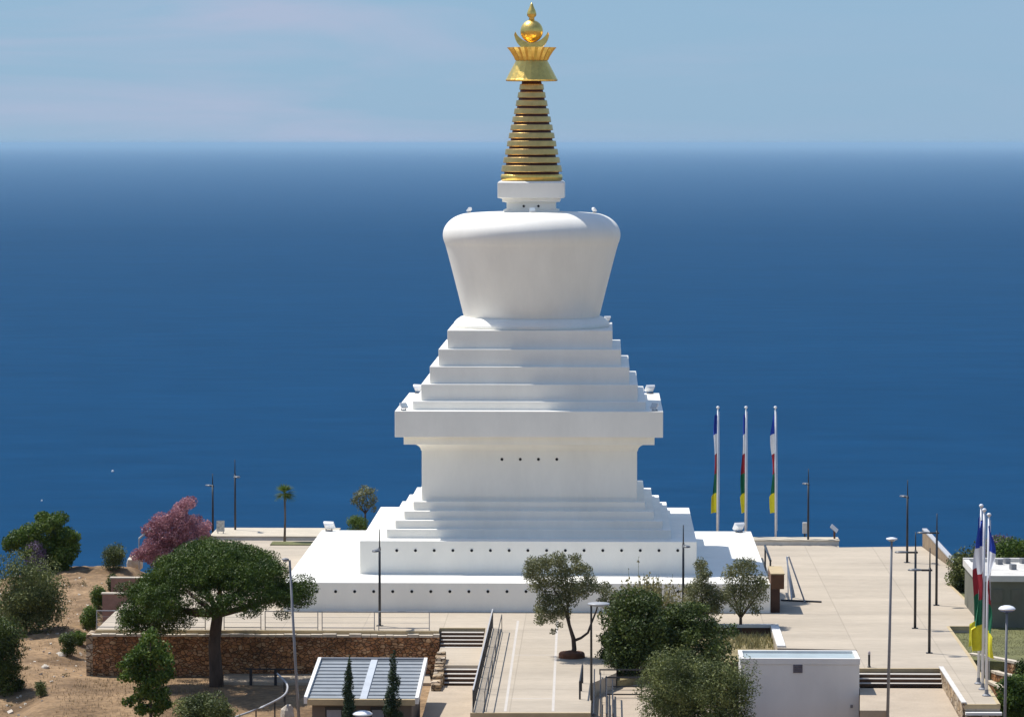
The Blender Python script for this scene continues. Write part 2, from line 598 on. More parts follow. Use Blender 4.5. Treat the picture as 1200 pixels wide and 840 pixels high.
def axis(segs):
    out = []
    for a, b, st in segs:
        n = max(1, int(round((b - a) / st)))
        out += [a + (b - a) * i / n for i in range(n)]
    out.append(segs[-1][1])
    return out


xs = axis([(-900, -300, 60), (-300, -80, 12), (-80, -48, 2.0), (-48, -20, 0.28), (-20, 34, 0.7), (34, 60, 2), (60, 300, 14), (300, 900, 60)])
ys = axis([(-500, -220, 40), (-220, -60, 8), (-60, -46, 2), (-46, 18, 0.3), (18, 32, .8), (32, 80, 3), (80, 300, 15), (300, 560, 26), (560, 1400, 200)])
tv = [(x, y, ground(x, y)) for y in ys for x in xs]
nx = len(xs)
tf = [(j * nx + i, j * nx + i + 1, (j + 1) * nx + i + 1, (j + 1) * nx + i) for j in range(len(ys) - 1) for i in range(nx - 1)]
me = bpy.data.meshes.new('hillside')
me.from_pydata(tv, [], tf)
EARTH = mat('dry_earth', (0.15, 0.088, 0.04), 0.95, 0.3, 0.34, 0.12, 2.2, col2=(0.33, 0.215, 0.115), fine=0.3, stretch=(0.8, 1.0, 1))
tag(obj('hillside', me, EARTH, smooth=True), 'dry brown hillside falling to the sea', kind='structure')

# ------------------------------------------------------------------ sea
SEA_Z = -160.0
sm_ = bpy.data.materials.new('sea_water')
sm_.use_nodes = True
t = sm_.node_tree
t.nodes.remove(t.nodes['Principled BSDF'])
b = t.nodes.new('ShaderNodeBsdfDiffuse')
gl = t.nodes.new('ShaderNodeBsdfGlossy')
gl.inputs['Roughness'].default_value = 0.3
gl.inputs['Color'].default_value = (0.45, 0.75, 1, 1)
ms = t.nodes.new('ShaderNodeMixShader')
ms.inputs['Fac'].default_value = 0.035
t.links.new(b.outputs['BSDF'], ms.inputs[1])
t.links.new(gl.outputs['BSDF'], ms.inputs[2])
t.links.new(ms.outputs['Shader'], t.nodes['Material Output'].inputs['Surface'])
co = t.nodes.new('ShaderNodeTexCoord')
mpn = t.nodes.new('ShaderNodeMapping')
mpn.inputs['Scale'].default_value = (0.0012, 0.0045, 1)
t.links.new(co.outputs['Object'], mpn.inputs['Vector'])
n = t.nodes.new('ShaderNodeTexNoise')
n.inputs['Scale'].default_value = 1.0
n.inputs['Detail'].default_value = 9
n.inputs['Roughness'].default_value = 0.68
t.links.new(mpn.outputs['Vector'], n.inputs['Vector'])
r = t.nodes.new('ShaderNodeValToRGB')
r.color_ramp.elements[0].position = 0.3
r.color_ramp.elements[0].color = (0.0036, 0.036, 0.094, 1)
r.color_ramp.elements[1].position = 0.7
r.color_ramp.elements[1].color = (0.0050, 0.043, 0.110, 1)
t.links.new(n.outputs['Fac'], r.inputs['Fac'])
mp3 = t.nodes.new('ShaderNodeMapping')
mp3.inputs['Scale'].default_value = (0.012, 0.022, 1)
t.links.new(co.outputs['Object'], mp3.inputs['Vector'])
n3 = t.nodes.new('ShaderNodeTexNoise')
n3.inputs['Scale'].default_value = 1.0
n3.inputs['Detail'].default_value = 6
n3.inputs['Roughness'].default_value = 0.7
t.links.new(mp3.outputs['Vector'], n3.inputs['Vector'])
m3 = t.nodes.new('ShaderNodeMapRange')
m3.inputs['From Min'].default_value = 0.3
m3.inputs['From Max'].default_value = 0.7
m3.inputs['To Min'].default_value = 0.86
m3.inputs['To Max'].default_value = 1.14
t.links.new(n3.outputs['Fac'], m3.inputs['Value'])
v3 = t.nodes.new('ShaderNodeVectorMath')
v3.operation = 'SCALE'
t.links.new(r.outputs['Color'], v3.inputs[0])
t.links.new(m3.outputs['Result'], v3.inputs['Scale'])
t.links.new(v3.outputs['Vector'], b.inputs['Color'])
lw_ = t.nodes.new('ShaderNodeLayerWeight')
lw_.inputs['Blend'].default_value = 0.5
gz = t.nodes.new('ShaderNodeMapRange')          # calm-water reflection grows at grazing angles
gz.interpolation_type = 'SMOOTHSTEP'
gz.inputs['From Min'].default_value = 0.972
gz.inputs['From Max'].default_value = 1.0
gz.inputs['To Min'].default_value = 0.03
gz.inputs['To Max'].default_value = 0.17
t.links.new(lw_.outputs['Facing'], gz.inputs['Value'])
t.links.new(gz.outputs['Result'], ms.inputs['Fac'])
mp2 = t.nodes.new('ShaderNodeMapping')
mp2.inputs['Scale'].default_value = (0.035, 0.09, 1)
t.links.new(co.outputs['Object'], mp2.inputs['Vector'])
n2 = t.nodes.new('ShaderNodeTexNoise')
n2.inputs['Scale'].default_value = 1.0
n2.inputs['Detail'].default_value = 5
t.links.new(mp2.outputs['Vector'], n2.inputs['Vector'])
bp = t.nodes.new('ShaderNodeBump')
bp.inputs['Strength'].default_value = 0.6
bp.inputs['Distance'].default_value = 1.2
t.links.new(n2.outputs['Fac'], bp.inputs['Height'])
t.links.new(bp.outputs['Normal'], b.inputs['Normal'])
t.links.new(bp.outputs['Normal'], gl.inputs['Normal'])
rad = [0.0] + [120 * 1.12 ** i for i in range(70)]
rad = [q for q in rad if q < 230000] + [230000]
NA = 180
sv, sf = [(0, 0, SEA_Z)], []
for q in rad[1:]:
    for k in range(NA):
        a = 2 * math.pi * k / NA
        sv.append((q * math.sin(a), q * math.cos(a), SEA_Z))
for k in range(NA):
    sf.append((0, 1 + (k + 1) % NA, 1 + k))
for i in range(len(rad) - 2):
    for k in range(NA):
        k2 = (k + 1) % NA
        sf.append((1 + i * NA + k, 1 + i * NA + k2, 1 + (i + 1) * NA + k2, 1 + (i + 1) * NA + k))
me = bpy.data.meshes.new('sea')
me.from_pydata(sv, [], sf)
tag(obj('sea', me, sm_, smooth=True), 'deep blue open sea reaching the horizon', kind='structure')

# ------------------------------------------------------------------ haze over the sea
hm = bpy.data.materials.new('sea_haze')
hm.use_nodes = True
t = hm.node_tree
t.nodes.remove(t.nodes['Principled BSDF'])
pv = t.nodes.new('ShaderNodeVolumePrincipled')
pv.inputs['Color'].default_value = (0.46, 0.71, 0.94, 1)
pv.inputs['Density'].default_value = 1.95e-5
pv.inputs['Anisotropy'].default_value = 0.0
t.links.new(pv.outputs['Volume'], t.nodes['Material Output'].inputs['Volume'])
hz = MB().box(-235000, 235000, -235000, 235000, -410, 42.0)
tag(obj('haze', hz, hm), 'pale sea haze', kind='stuff')

# ------------------------------------------------------------------ plaza and the ground around it
XL0 = P(112, 738).x
q = [P(112, 738), P(515, 737), P(515, 735.5), P(569, 735.5), P(551, 835), P(692, 835), P(694, 800), P(722, 788), P(728, 733), P(902, 733),
     P(911, 759), P(1004, 761), P(1004, 783), P(1104, 783), P(1131, 825), P(1172, 825), P(1137, 768), P(1112, 733.5), P(1146, 733.5),
     P(1145, 714), P(1114, 685), P(1144, 685), P(1143, 676), P(1127, 674), P(1080, 640)]
yb = P(600, 640).y
pl = [(v.x, v.y) for v in q]
# the two stair-top points share the wall line
pl[1] = (pl[1][0], pl[0][1])
pl[3] = (pl[3][0], pl[2][1])
pl += [(P(983, 640).x, yb), (P(983, 640).x, yb + 2.2), (P(244, 632).x, yb + 3.0), (XL0, yb + 3.0)]
tag(obj('plaza', MB().prism(pl, -2.8, 0.0), [PAVE]), 'beige paved plaza round the white monument', kind='structure')

# kerb edging round the open sides of the plaza: a lighter lip a few millimetres proud
def lip(a, b, w=0.32, z=0.006):
    a, b = Vector((a[0], a[1], 0)), Vector((b[0], b[1], 0))
    d = (b - a).normalized()
    nrm = Vector((-d.y, d.x, 0))
    m = MB()
    vs = [a, b, b + nrm * w, a + nrm * w]
    m.prism([(v.x, v.y) for v in vs], -0.18, z)
    return m


kb = MB()
for i, j in ((0, 1), (2, 3), (4, 5), (12, 13), (14, 15), (15, 16), (16, 17), (17, 18), (19, 20), (20, 21)):
    mbk = lip(pl[i], pl[j], 0.16 if i not in (0,) else 0.26)
    # push the lip 20 mm outwards so the faces never share a plane
    d = (Vector(pl[j]) - Vector(pl[i])).normalized()
    out = Vector((d.y, -d.x)) * 0.02
    kb.add([(x + out.x, y + out.y, z) for x, y, z in mbk.v], mbk.f)
tag(obj('kerb', kb, KERB), 'ochre kerb stones edging the plaza', kind='structure')

ps = MB()
for (ax, ay), (bx, by) in (((607, 727), (592, 833)), ((653, 727), (648, 833))):
    a, c = P(ax, ay), P(bx, by)
    ps.prism([(a.x - .06, a.y), (a.x + .06, a.y), (c.x + .06, c.y), (c.x - .06, c.y)], -0.01, 0.004)
for ay, x0, x1 in ((818, 600, 648), (767, 575, 700)):
    a, c = P(x0, ay), P(x1, ay)
    ps.prism([(a.x, a.y - .05), (c.x, c.y - .05), (c.x, c.y + .05), (a.x, a.y + .05)], -0.01, 0.0025)
tag(obj('paving_strips', ps, PAVE_STRIP), 'pale joints set into the walkway paving', kind='structure')

# lower grounds
yw = pl[0][1]
lp = MB()
a = P(505, 803, -1.4); c = P(553, 803, -1.4)
xr = pl[4][0]
lp.prism([(P(497, 832, -1.4).x, -60), (xr, -60), (xr, a.y), (P(505, 803, -1.4).x, a.y), (P(497, 832, -1.4).x, P(497, 832, -1.4).y)], -3.6, -1.4)
tag(obj('lower_path', lp, PATHM), 'tan path at the foot of the double stairs', kind='structure')
tp = MB()
tp.prism([(P(262, 787, -2.2).x, yw + 0.3), (P(368, 787, -2.2).x + 6, yw + 0.3), (P(368, 799, -2.2).x + 6, P(300, 799, -2.2).y), (P(262, 799, -2.2).x, P(300, 799, -2.2).y)], -3.4, -2.2)
tag(obj('wall_path', tp, PATHM), 'narrow tan path along the foot of the stone wall', kind='structure')
lc = MB()
e = pl[12]
hx_ = P(1007, 820, -.7).x
lc.prism([(P(1040, 834, -.7).x, -60), (P(1160, 840).x, -60), (pl[14][0] - .2, pl[14][1]), (pl[13][0] - .1, pl[13][1] - 1.2), (e[0] + .04, e[1] - 1.2), (P(1007.6, 804, -.7).x, e[1] - 1.2), (P(1007.6, 832, -.7).x, P(1020, 832, -.7).y), (P(1040, 834, -.7).x, P(1020, 832, -.7).y)], -3.6, -0.7)
lc.prism([(P(690, 836, -1.0).x, -60), (P(860, 836, -.7).x, -60), (P(860, 836, -.7).x, pl[9][1] - 2.3), (e[0] - 6.0, pl[9][1] - 0.3),
          (pl[8][0] - .3, pl[8][1] - .3), (pl[7][0] - .3, pl[7][1] - .3), (pl[6][0] - .2, pl[6][1])], -3.6, -0.72)
tag(obj('lower_court', lc, PATHM), 'tan lower court below the short stairs', kind='structure')
lw = MB()
lw.prism([(pl[16][0] - 3, P(1137, 768, -.35).y), (P(1200, 778, -.35).x + 1, P(1200, 778, -.35).y), (45, P(1200, 778, -.35).y), (45, yb - 2), (pl[22][0] - 3, P(1144, 676).y - 0.2), (pl[17][0] - 1, pl[17][1] - 2)], -2.7, -0.35)
tag(obj('lawn', lw, LAWN), 'worn green lawn beside the plaza', kind='structure')

# ------------------------------------------------------------------ the stupa
def tier(L, R, yt, a=6.0):
    for _ in range(12):
        l, r_ = PY(L, yt, -a), PY(R, yt, -a)
        a = (r_.x - l.x) / 2
    return a, PY((L + R) / 2, yt, -a).z


STUPA = thing('stupa', 'tall white Buddhist stupa with square terraces and gold spire on the plaza', 'monument', (0, 0, 0))
aP, zP = tier(330, 901, 683)
aB, zB = tier(422, 817, 634)
platform = obj('base_platform', MB().square([(aP, -0.4), (aP, zP)]), WHITE, STUPA, bevel=0.03)
plinth = obj('plinth', MB().square([(aB, zP - .05), (aB, zB)]), WHITE, STUPA, bevel=0.03)
z0 = zB
steps = []
for L, R, yt in ((454, 787.5, 620.5), (464, 777.5, 610), (474.5, 767.5, 599), (485.5, 757.5, 588)):
    a_, z_ = tier(L, R, yt)
    obj('step_tier', MB().square([(a_, z0 - .05), (a_, z_)]), WHITE, STUPA, bevel=0.02)
    z0 = z_
aT, zT = tier(495.5, 748, 528)
throne = obj('throne', MB().square([(aT, z0 - .05), (aT, zT)]), WHITE, STUPA, bevel=0.02)
aF, zF = tier(474, 768, 512)
_, zF0 = tier(474, 768, 521)
aS, zS = tier(463.5, 778, 482)
_, zS0 = tier(463.5, 778, 512.5)
cove = [(aT - .05, zT - .02)]
for i in range(9):
    th = math.pi / 2 * i / 8
    cove.append((aT + 0.04 + (aF - aT - 0.42) * (1 - math.cos(th)), zT + (zF0 - zT) * math.sin(th) * 0.98))
cn = cove + [(aF, zF0), (aF, zS0), (aS, zS0 + .005), (aS, zS)]
obj('cornice', MB().square(cn), WHITE, STUPA, bevel=0.015)
z0 = zS
for L, R, yt in ((484.5, 757.5, 470.5), (494.5, 748.5, 450.5), (504.5, 738.5, 429.8), (515, 729, 409.5), (525.5, 719, 387.3)):
    a_, z_ = tier(L, R, yt)
    obj('upper_terrace', MB().square([(a_, z0 - .05), (a_, z_)]), WHITE, STUPA, bevel=0.02)
    z0 = z_
aU, zU = a_, z_


def rz(hw, py):                      # radius and height of a silhouette point on the axis plane
    p = PY(623, py, 0)
    return (hw * mpp(0), p.z)


zdb = rz(80, 371)[1]
ringp = [(4.42, zU - .03), (4.5, zU + .1), (4.44, zU + .26), (4.28, zU + .42), (4.08, zU + .56), (3.9, zdb + .01), (3.6, zdb + .03)]
obj('lotus_ring', MB().lathe(ringp, 96), WHITE, STUPA, smooth=True)
dp = [rz(78.5, 373), rz(79.5, 371), rz(86.2, 344), rz(93.1, 317), rz(100.2, 290), rz(102.6, 283), rz(104, 276.5), rz(103.4, 270), rz(101, 264.5), rz(97, 259.5), rz(91.5, 255.2), rz(85, 252.2),
      rz(78, 250.3), rz(64, 249.0), rz(45, 248.2), rz(20, 247.6), rz(1, 247.5)]


def catmull(ps, k=5):
    out = []
    for i in range(len(ps) - 1):
        p0, p1, p2, p3 = ps[max(i - 1, 0)], ps[i], ps[i + 1], ps[min(i + 2, len(ps) - 1)]
        for j in range(k):
            u = j / k
            out.append(tuple(0.5 * (2 * b1 + (c1 - a1) * u + (2 * a1 - 5 * b1 + 4 * c1 - d1) * u * u + (3 * b1 - a1 - 3 * c1 + d1) * u ** 3)
                             for a1, b1, c1, d1 in zip(p0, p1, p2, p3)))
    out.append(ps[-1])
    return out


obj('dome', MB().lathe([dp[0]] + catmull(dp[1:]), 128), WHITE, STUPA, smooth=True)
# harmika
hp = []
for (L, R, yy) in ((590.5, 655.5, 249), (590.5, 655.5, 246.2), (594.5, 651.8, 245.2), (594.5, 651.8, 237.5), (589.3, 657, 236.5), (589.3, 657, 233), (584, 662.3, 232), (584, 662.3, 214.5), (586, 660.5, 212.6)):
    a_, z_ = tier(L, R, yy, 1.8)
    hp.append((a_, z_))
hp[0] = (hp[0][0], rz(1, 248.5)[1])
harmika = obj('harmika', MB().square(hp, 0.02), WHITE, STUPA, bevel=0.012)
# spire
zs0, zs1 = rz(1, 212.6)[1], rz(1, 94)[1]
sp_ = [(rz(34.5, 0)[0], zs0 - .02), (rz(33.5, 0)[0], zs0 + 0.1), (rz(11.0, 0)[0], zs1)]
spire = obj('spire', MB().lathe(sp_, 48), SPIRE_RED, STUPA, smooth=False)
b0 = MB().lathe([(rz(34.5, 0)[0], zs0 + .015), (rz(36, 0)[0], zs0 + .12), (rz(36.2, 0)[0], zs0 + .3), (rz(35.2, 0)[0], rz(1, 204.3)[1])], 64)
obj('spire_ring', b0, GOLD, spire, smooth=True)
gaps = [202.6, 192.2, 182.7, 173, 163.5, 154.1, 144.6, 135.1, 125.7, 116.1, 106.6, 97.4]
for g0, g1 in zip(gaps, gaps[1:]):
    h0 = 12 + (35.2 - 12) * (g0 - 97.4) / (202.6 - 97.4)
    h1 = 12 + (35.2 - 12) * (g1 + 2.0 - 97.4) / (202.6 - 97.4)
    r0, r1 = rz(h0 + .6, 0)[0], rz(h1 + .4, 0)[0]
    za, zb = rz(1, g0 - 1.0)[1], rz(1, g1 + 1.6)[1]
    obj('spire_ring', MB().lathe([(r0 - .2, za), (r0 - .02, za + .012), (r0, za + .04), (r1 + .05, zb - .03), (r1 + .03, zb), (r1 - .2, zb + .01)], 64), GOLDR, spire, smooth=False)


def zz(py):
    return rz(1, py)[1]


def rr(hw):
    return hw * mpp(0)


obj('canopy', MB().lathe([(rr(11), zz(95.5)), (rr(29.5), zz(95.4)), (rr(30.6), zz(94)), (rr(29.6), zz(92.5)), (rr(26), zz(85.5)), (rr(21.5), zz(77)), (rr(18.6), zz(71.5)), (rr(17), zz(71))], 20), GOLD, STUPA)
obj('petal_crown', MB().lathe([(rr(16), zz(71.6)), (rr(18.8), zz(71)), (rr(20.5), zz(67)), (rr(24.5), zz(60.5)), (rr(28.2), zz(56)), (rr(26.5), zz(56.4)), (rr(19), zz(62))], 40, flute=0.035), GOLD, STUPA)
# crescent facing the camera, thick plate
cm = MB()
N = 28
cy_ = zz(38.5)
outer, inner = [], []
for i in range(N + 1):
    th = math.radians(186 + (354 - 186) * i / N)
    outer.append((rr(20.4) * math.cos(th), cy_ + rr(21.5) * math.sin(th)))
    th2 = math.radians(182 + (358 - 182) * i / N)
    inner.append((rr(19.0) * math.cos(th2) * (1 - 0.22 * math.sin(math.pi * i / N)), cy_ + rr(13.3) * math.sin(th2) + rr(1.6)))
vs, fs = [], []
for yy in (-0.26, 0.26):
    for o_, i_ in zip(outer, inner):
        vs += [(o_[0], yy, o_[1]), (i_[0], yy * 0.6, i_[1])]
M2 = 2 * (N + 1)
for i in range(N):
    a0 = 2 * i
    fs += [(a0, a0 + 2, a0 + 3, a0 + 1), (M2 + a0, M2 + a0 + 1, M2 + a0 + 3, M2 + a0 + 2), (a0, M2 + a0, M2 + a0 + 2, a0 + 2), (a0 + 1, a0 + 3, M2 + a0 + 3, M2 + a0 + 1)]
fs += [(0, 1, M2 + 1, M2), (2 * N, M2 + 2 * N, M2 + 2 * N + 1, 2 * N + 1)]
cm.add(vs, fs)
obj('crescent', cm, GOLD, STUPA)
orb = [(rr(13.2) * math.sin(math.pi * i / 24) + 1e-3, zz(37) - rr(13.2) * math.cos(math.pi * i / 24)) for i in range(25)]
obj('orb', MB().lathe(orb, 48), GOLD, STUPA, smooth=True)
jw = [(rr(2.2), zz(24.5)), (rr(3.6), zz(23)), (rr(2.8), zz(21.6)), (rr(5.2), zz(19)), (rr(5.6), zz(16.5)), (rr(4.6), zz(13)), (rr(3), zz(9.5)), (rr(2.2), zz(7.5)), (rr(1.4), zz(5)), (rr(.3), zz(3.6))]
obj('finial_jewel', MB().lathe(jw, 24), GOLD, STUPA, smooth=True)


def vent(px, py, a, parent, r=0.085):
    p = PY(px, py, -a)
    m = MB()
    n = 16
    vs, fs = [], []
    for (q_, dy) in ((r * 1.45, 0.02), (r * 1.45, -0.018), (r, -0.03), (r * 0.96, -0.004)):
        for k in range(n):
            t_ = 2 * math.pi * k / n
            vs.append((p.x + q_ * math.cos(t_), -a + dy, p.z + q_ * math.sin(t_)))
    for i in range(3):
        for k in range(n):
            k2 = (k + 1) % n
            fs.append((i * n + k, i * n + k2, (i + 1) * n + k2, (i + 1) * n + k))
    m.add(vs, fs, 0)
    m.add(vs[3 * n:], [tuple(range(n))], 1)  # flat black disc: the dark inside of the hole put into the colour
    obj('vent_hole', m, [WHITE, HOLE_DARK], parent)


for i in range(23):
    vent(371 + 22.31 * i, 692.7, aP, platform)
for i in range(17):
    vent(443 + 21.95 * i, 644.7, aB, plinth)
for px in (588.2, 609.7, 631, 652.5):
    vent(px, 538, aT, throne)
aH = [a_ for a_, z_ in hp][2]
for px in (613.8, 631):
    vent(px, 241.7, aH, harmika, 0.075)


# ------------------------------------------------------------------ floodlights on the stupa's ledges
def flood(loc, label, rzv, s=1.0):
    t_ = thing('floodlight', label, 'floodlight', loc, 'floodlights on the stupa')
    x, y, z = loc
    m = MB()
    m.obox((x, y, z + .03 * s), .3 * s, .3 * s, .06 * s, rzv)
    m.obox((x - .17 * s * math.cos(rzv), y - .17 * s * math.sin(rzv), z + .17 * s), .03 * s, .06 * s, .3 * s, rzv)
    m.obox((x + .17 * s * math.cos(rzv), y + .17 * s * math.sin(rzv), z + .17 * s), .03 * s, .06 * s, .3 * s, rzv)
    obj('bracket', m, GREYMETAL, t_)
    h = MB()
    M = Matrix.Translation((x, y, z + .3 * s)) @ Matrix.Rotation(rzv, 4, 'Z') @ Matrix.Rotation(math.radians(38), 4, 'X')
    vs = []
    for (w, hh, yy) in ((.13, .11, -.14), (.27, .2, -.02), (.29, .22, .1), (.27, .2, .12)):
        vs += [M @ Vector((sx * w * s, yy * s, sz * hh * s)) for sx, sz in ((-1, -1), (1, -1), (1, 1), (-1, 1))]
    fs = [(0, 1, 2, 3)]
    for i in range(3):
        for k in range(4):
            k2 = (k + 1) % 4
            fs.append((i * 4 + k, (i + 1) * 4 + k, (i + 1) * 4 + k2, i * 4 + k2))
    h.add(vs, fs)
    hd = obj('lamp_housing', h, WHITEMETAL, t_, bevel=0.012)
    g = MB()
    g.add([M @ Vector((sx * .25 * s, .125 * s, sz * .18 * s)) for sx, sz in ((-1, -1), (1, -1), (1, 1), (-1, 1))] +
          [M @ Vector((sx * .25 * s, .135 * s, sz * .18 * s)) for sx, sz in ((-1, -1), (1, -1), (1, 1), (-1, 1))],
          [(0, 1, 2, 3), (7, 6, 5, 4), (0, 4, 5, 1), (1, 5, 6, 2), (2, 6, 7, 3), (3, 7, 4, 0)])
    obj('glass', g, LAMPGLASS, hd)
    return t_


flood((-aP + .5, aP - .6, zP), 'white floodlight at the far left corner of the wide base platform', math.radians(-20), 1.15)
flood((aP - .75, aP - .6, zP), 'white floodlight at the far right corner of the wide base platform', math.radians(25), 1.15)
flood((-aS + .55, aS - .6, zS), 'white floodlight on the far left corner of the big cornice slab', math.radians(-30))
flood((-aS + .45, -aS + .6, zS), 'white floodlight on the near left corner of the big cornice slab', math.radians(-140), 0.8)
flood((aS - .55, aS - .6, zS), 'white floodlight on the far right corner of the big cornice slab', math.radians(30))
flood((aS - .45, -aS + .6, zS), 'white floodlight on the near right corner of the big cornice slab', math.radians(140), 0.8)
flood((aU - .3, aU - .5, zU), 'white floodlight on the right corner of the topmost square terrace', math.radians(30), 0.75)
dt = rz(1, 249.3)[1]
flood((-73 * mpp(0), .3, dt - .03), 'small white floodlight on the left shoulder of the dome', math.radians(70), 0.62)
flood((0.1, -2.35, dt + .0), 'small white floodlight on the dome below the square neck', math.radians(180), 0.62)
flood((73 * mpp(0), .3, dt - .03), 'small white floodlight on the right shoulder of the dome', math.radians(-70), 0.62)

# ------------------------------------------------------------------ retaining wall with coping, left of the stairs
xa, xb = XL0, P(516, 737).x
sw = thing('stone_wall', 'long brown rubble stone retaining wall below the railing', 'wall', (xa, yw, -2.2))
wv = MB()
wv.box(xa - .1, xb, yw - .35, yw - .03, -3.2, -0.22)
obj('wall_face', wv, STONE, sw)
cp = MB()
x = xa - .15
while x < xb - .1:
    w = rnd.uniform(.35, .8)
    zt = -0.16 + rnd.uniform(-.02, .05)
    cp.box(x, min(x + w - .025, xb), yw - .42 + rnd.uniform(0, .04), yw - .06, -0.27, zt)
    x += w
obj('coping', cp, COPING, sw)
we = MB().box(xa - .45, xa - .11, yw - .33, yw + 1.4, -3.2, -0.2)
obj('wall_end', we, STONE_PALE, sw)
# low pinkish walls stepping up behind its left end
for (x0, x1, y0, y1, hh, lb) in ((120, 152, 712, 711, .75, 'nearer low pink brown wall behind the left end of the stone wall'),
                                 (130, 152, 692, 691, .7, 'farther low pink brown wall among bushes left of the pine')):
    a = P(x0, y0, -0.3); c = P(x1 + 30, y0, -0.3)
    t_ = thing('low_wall', lb, 'wall', (a.x, a.y, -1), 'low pink walls')
    obj('wall_face', MB().box(a.x, c.x, a.y, a.y + .3, -1.6, -0.3 + hh), PINKWALL, t_)
    obj('coping', MB().box(a.x - .06, c.x + .06, a.y - .05, a.y + .36, -0.3 + hh, -0.22 + hh), COPING, t_)

# parapets at the far edge of the plaza
CREAM = mat('cream_paving', (0.50, 0.44, 0.34), .85, .08, 1.2, .01, fine=.06)
for (x0, x1, py, hh, dp_, lb) in ((246, 392, 632, .16, 5.0, 'low broad cream kerb wall along the far edge of the plaza left of the stupa'),
                                  (884, 983, 638.5, .26, 1.7, 'low broad cream kerb wall along the far edge of the plaza right of the stupa')):
    a, c = P(x0, py), P(x1, py)
    t_ = thing('parapet', lb, 'wall', (a.x, a.y, 0), 'kerb walls at the far edge of the plaza')
    obj('wall_face', MB().box(a.x, c.x, a.y, a.y + dp_, -3.5, hh), CONCRETE, t_)
    obj('coping', MB().box(a.x - .04, c.x + .04, a.y - .04, a.y + dp_ + .05, hh + .002, hh + .07), CREAM, t_)
# grass strip in front of the left parapet
a, c = P(318, 637), P(372, 637)
gs = MB().prism([(a.x, a.y - .9), (c.x, a.y - .9), (c.x, a.y + .9), (a.x, a.y + .9)], -.05, 0.06)
tag(obj('grass_verge', gs, LAWN), 'strip of grass before the far left parapet', kind='structure')

# ------------------------------------------------------------------ railing panels along the strip
def rail_panel(x0, x1, y, zb, h, label, m=PALEMETAL, group='railing panels above the stone wall', wires=2, w=.045):
    t_ = thing('railing', label, 'railing', (x0, y, zb), group)
    for x_ in (x0, x1):
        obj('post', MB().box(x_ - w / 2, x_ + w / 2, y - w / 2, y + w / 2, zb, zb + h), m, t_)
    obj('top_rail', MB().box(x0 - w / 2, x1 + w / 2, y - w * .6, y + w * .6, zb + h, zb + h + w), m, t_)
    obj('bottom_rail', MB().box(x0 + w / 2 + .002, x1 - w / 2 - .002, y - w * .4, y + w * .4, zb + .1, zb + .1 + w), m, t_)
    if wires:
        wm = MB()
        for i in range(wires):
            zq = zb + .1 + (h - .1) * (i + 1) / (wires + 1)
            wm.box(x0 + w / 2 + .002, x1 - w / 2 - .002, y - .006, y + .006, zq - .006, zq + .006)
        obj('wire', wm, m, t_)
    return t_


pos = [(116, 178, 'railing panel at the left end of the stone wall'), (184, 243, 'railing panel just left of the pine trunk'),
       (265, 308, 'railing panel just right of the pine trunk'), (313, 374.5, 'railing panel below the right tip of the pine crown'),
       (379.5, 440.5, 'railing panel left of the black pole lamp on the wall'), (445.5, 504.5, 'railing panel right of the black pole lamp on the wall')]
for x0, x1, lb in pos:
    a, c = P(x0, 734.5), P(x1, 734.5)
    rail_panel(a.x, c.x, yw + .35, 0, .95, lb)

# ------------------------------------------------------------------ stairs
def stairs(x0, x1, ytop, ztop, n, label, name='stairs', rise=.17, run=.32, slab=.028, group=None):
    t_ = thing(name, label, 'stairs', ((x0 + x1) / 2, ytop, ztop), group)
    m, tr = MB(), MB()
    for i in range(n):
        yb_, yf = ytop - i * run, ytop - (i + 1) * run
        zt = ztop - (i + 1) * rise
        m.box(x0, x1, yf, yb_ - .002, zt - .5, zt - slab)
        tr.box(x0, x1, yf - .03, yb_ - .004, zt - slab + .001, zt)
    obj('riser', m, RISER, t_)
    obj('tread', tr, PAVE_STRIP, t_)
    return t_


x0, x1 = P(517, 737).x, P(566, 737).x
yst = pl[2][1]
n1 = 5
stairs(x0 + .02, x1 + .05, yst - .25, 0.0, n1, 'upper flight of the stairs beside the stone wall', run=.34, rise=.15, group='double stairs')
zl = -n1 * .15
yl1 = yst - .25 - n1 * .34
yl2 = P(540, 779, zl).y
ld = MB().box(x0 + .02, x1 + .3, yl2, yl1 - .03, -3, zl - .004)
tag(obj('landing', ld, PAVE), 'beige landing between the two flights', kind='structure')
n2 = 4
stairs(x0 + .02, x1 + .15, yl2 - .01, zl, n2, 'lower flight of the stairs above the tan path', run=.4, rise=(-1.4 - zl) / -n2, group='double stairs')
# rough stone cheek left of the lower flight
ck = MB()
cka, ckb = P(511, 760, -0.2), P(511, 800, -1.0)
yy = ckb.y
while yy < cka.y:
    w = rnd.uniform(.5, .9)
    f_ = (yy - ckb.y) / (cka.y - ckb.y)
    zt = -1.05 + .75 * f_ + rnd.uniform(-.05, .06)
    ck.obox((ckb.x + rnd.uniform(-.03, .03), yy + w / 2, (zt - 3) / 2), .5 + rnd.uniform(-.06, .06), w - .03, zt + 3, rnd.uniform(-.05, .05))
    yy += w
tag(obj('stair_cheek', ck, STONE_PALE, origin=(ckb.x, ckb.y, -1.4), bevel=.05), 'pale rough stone cheek wall left of the lower stair flight', 'wall')
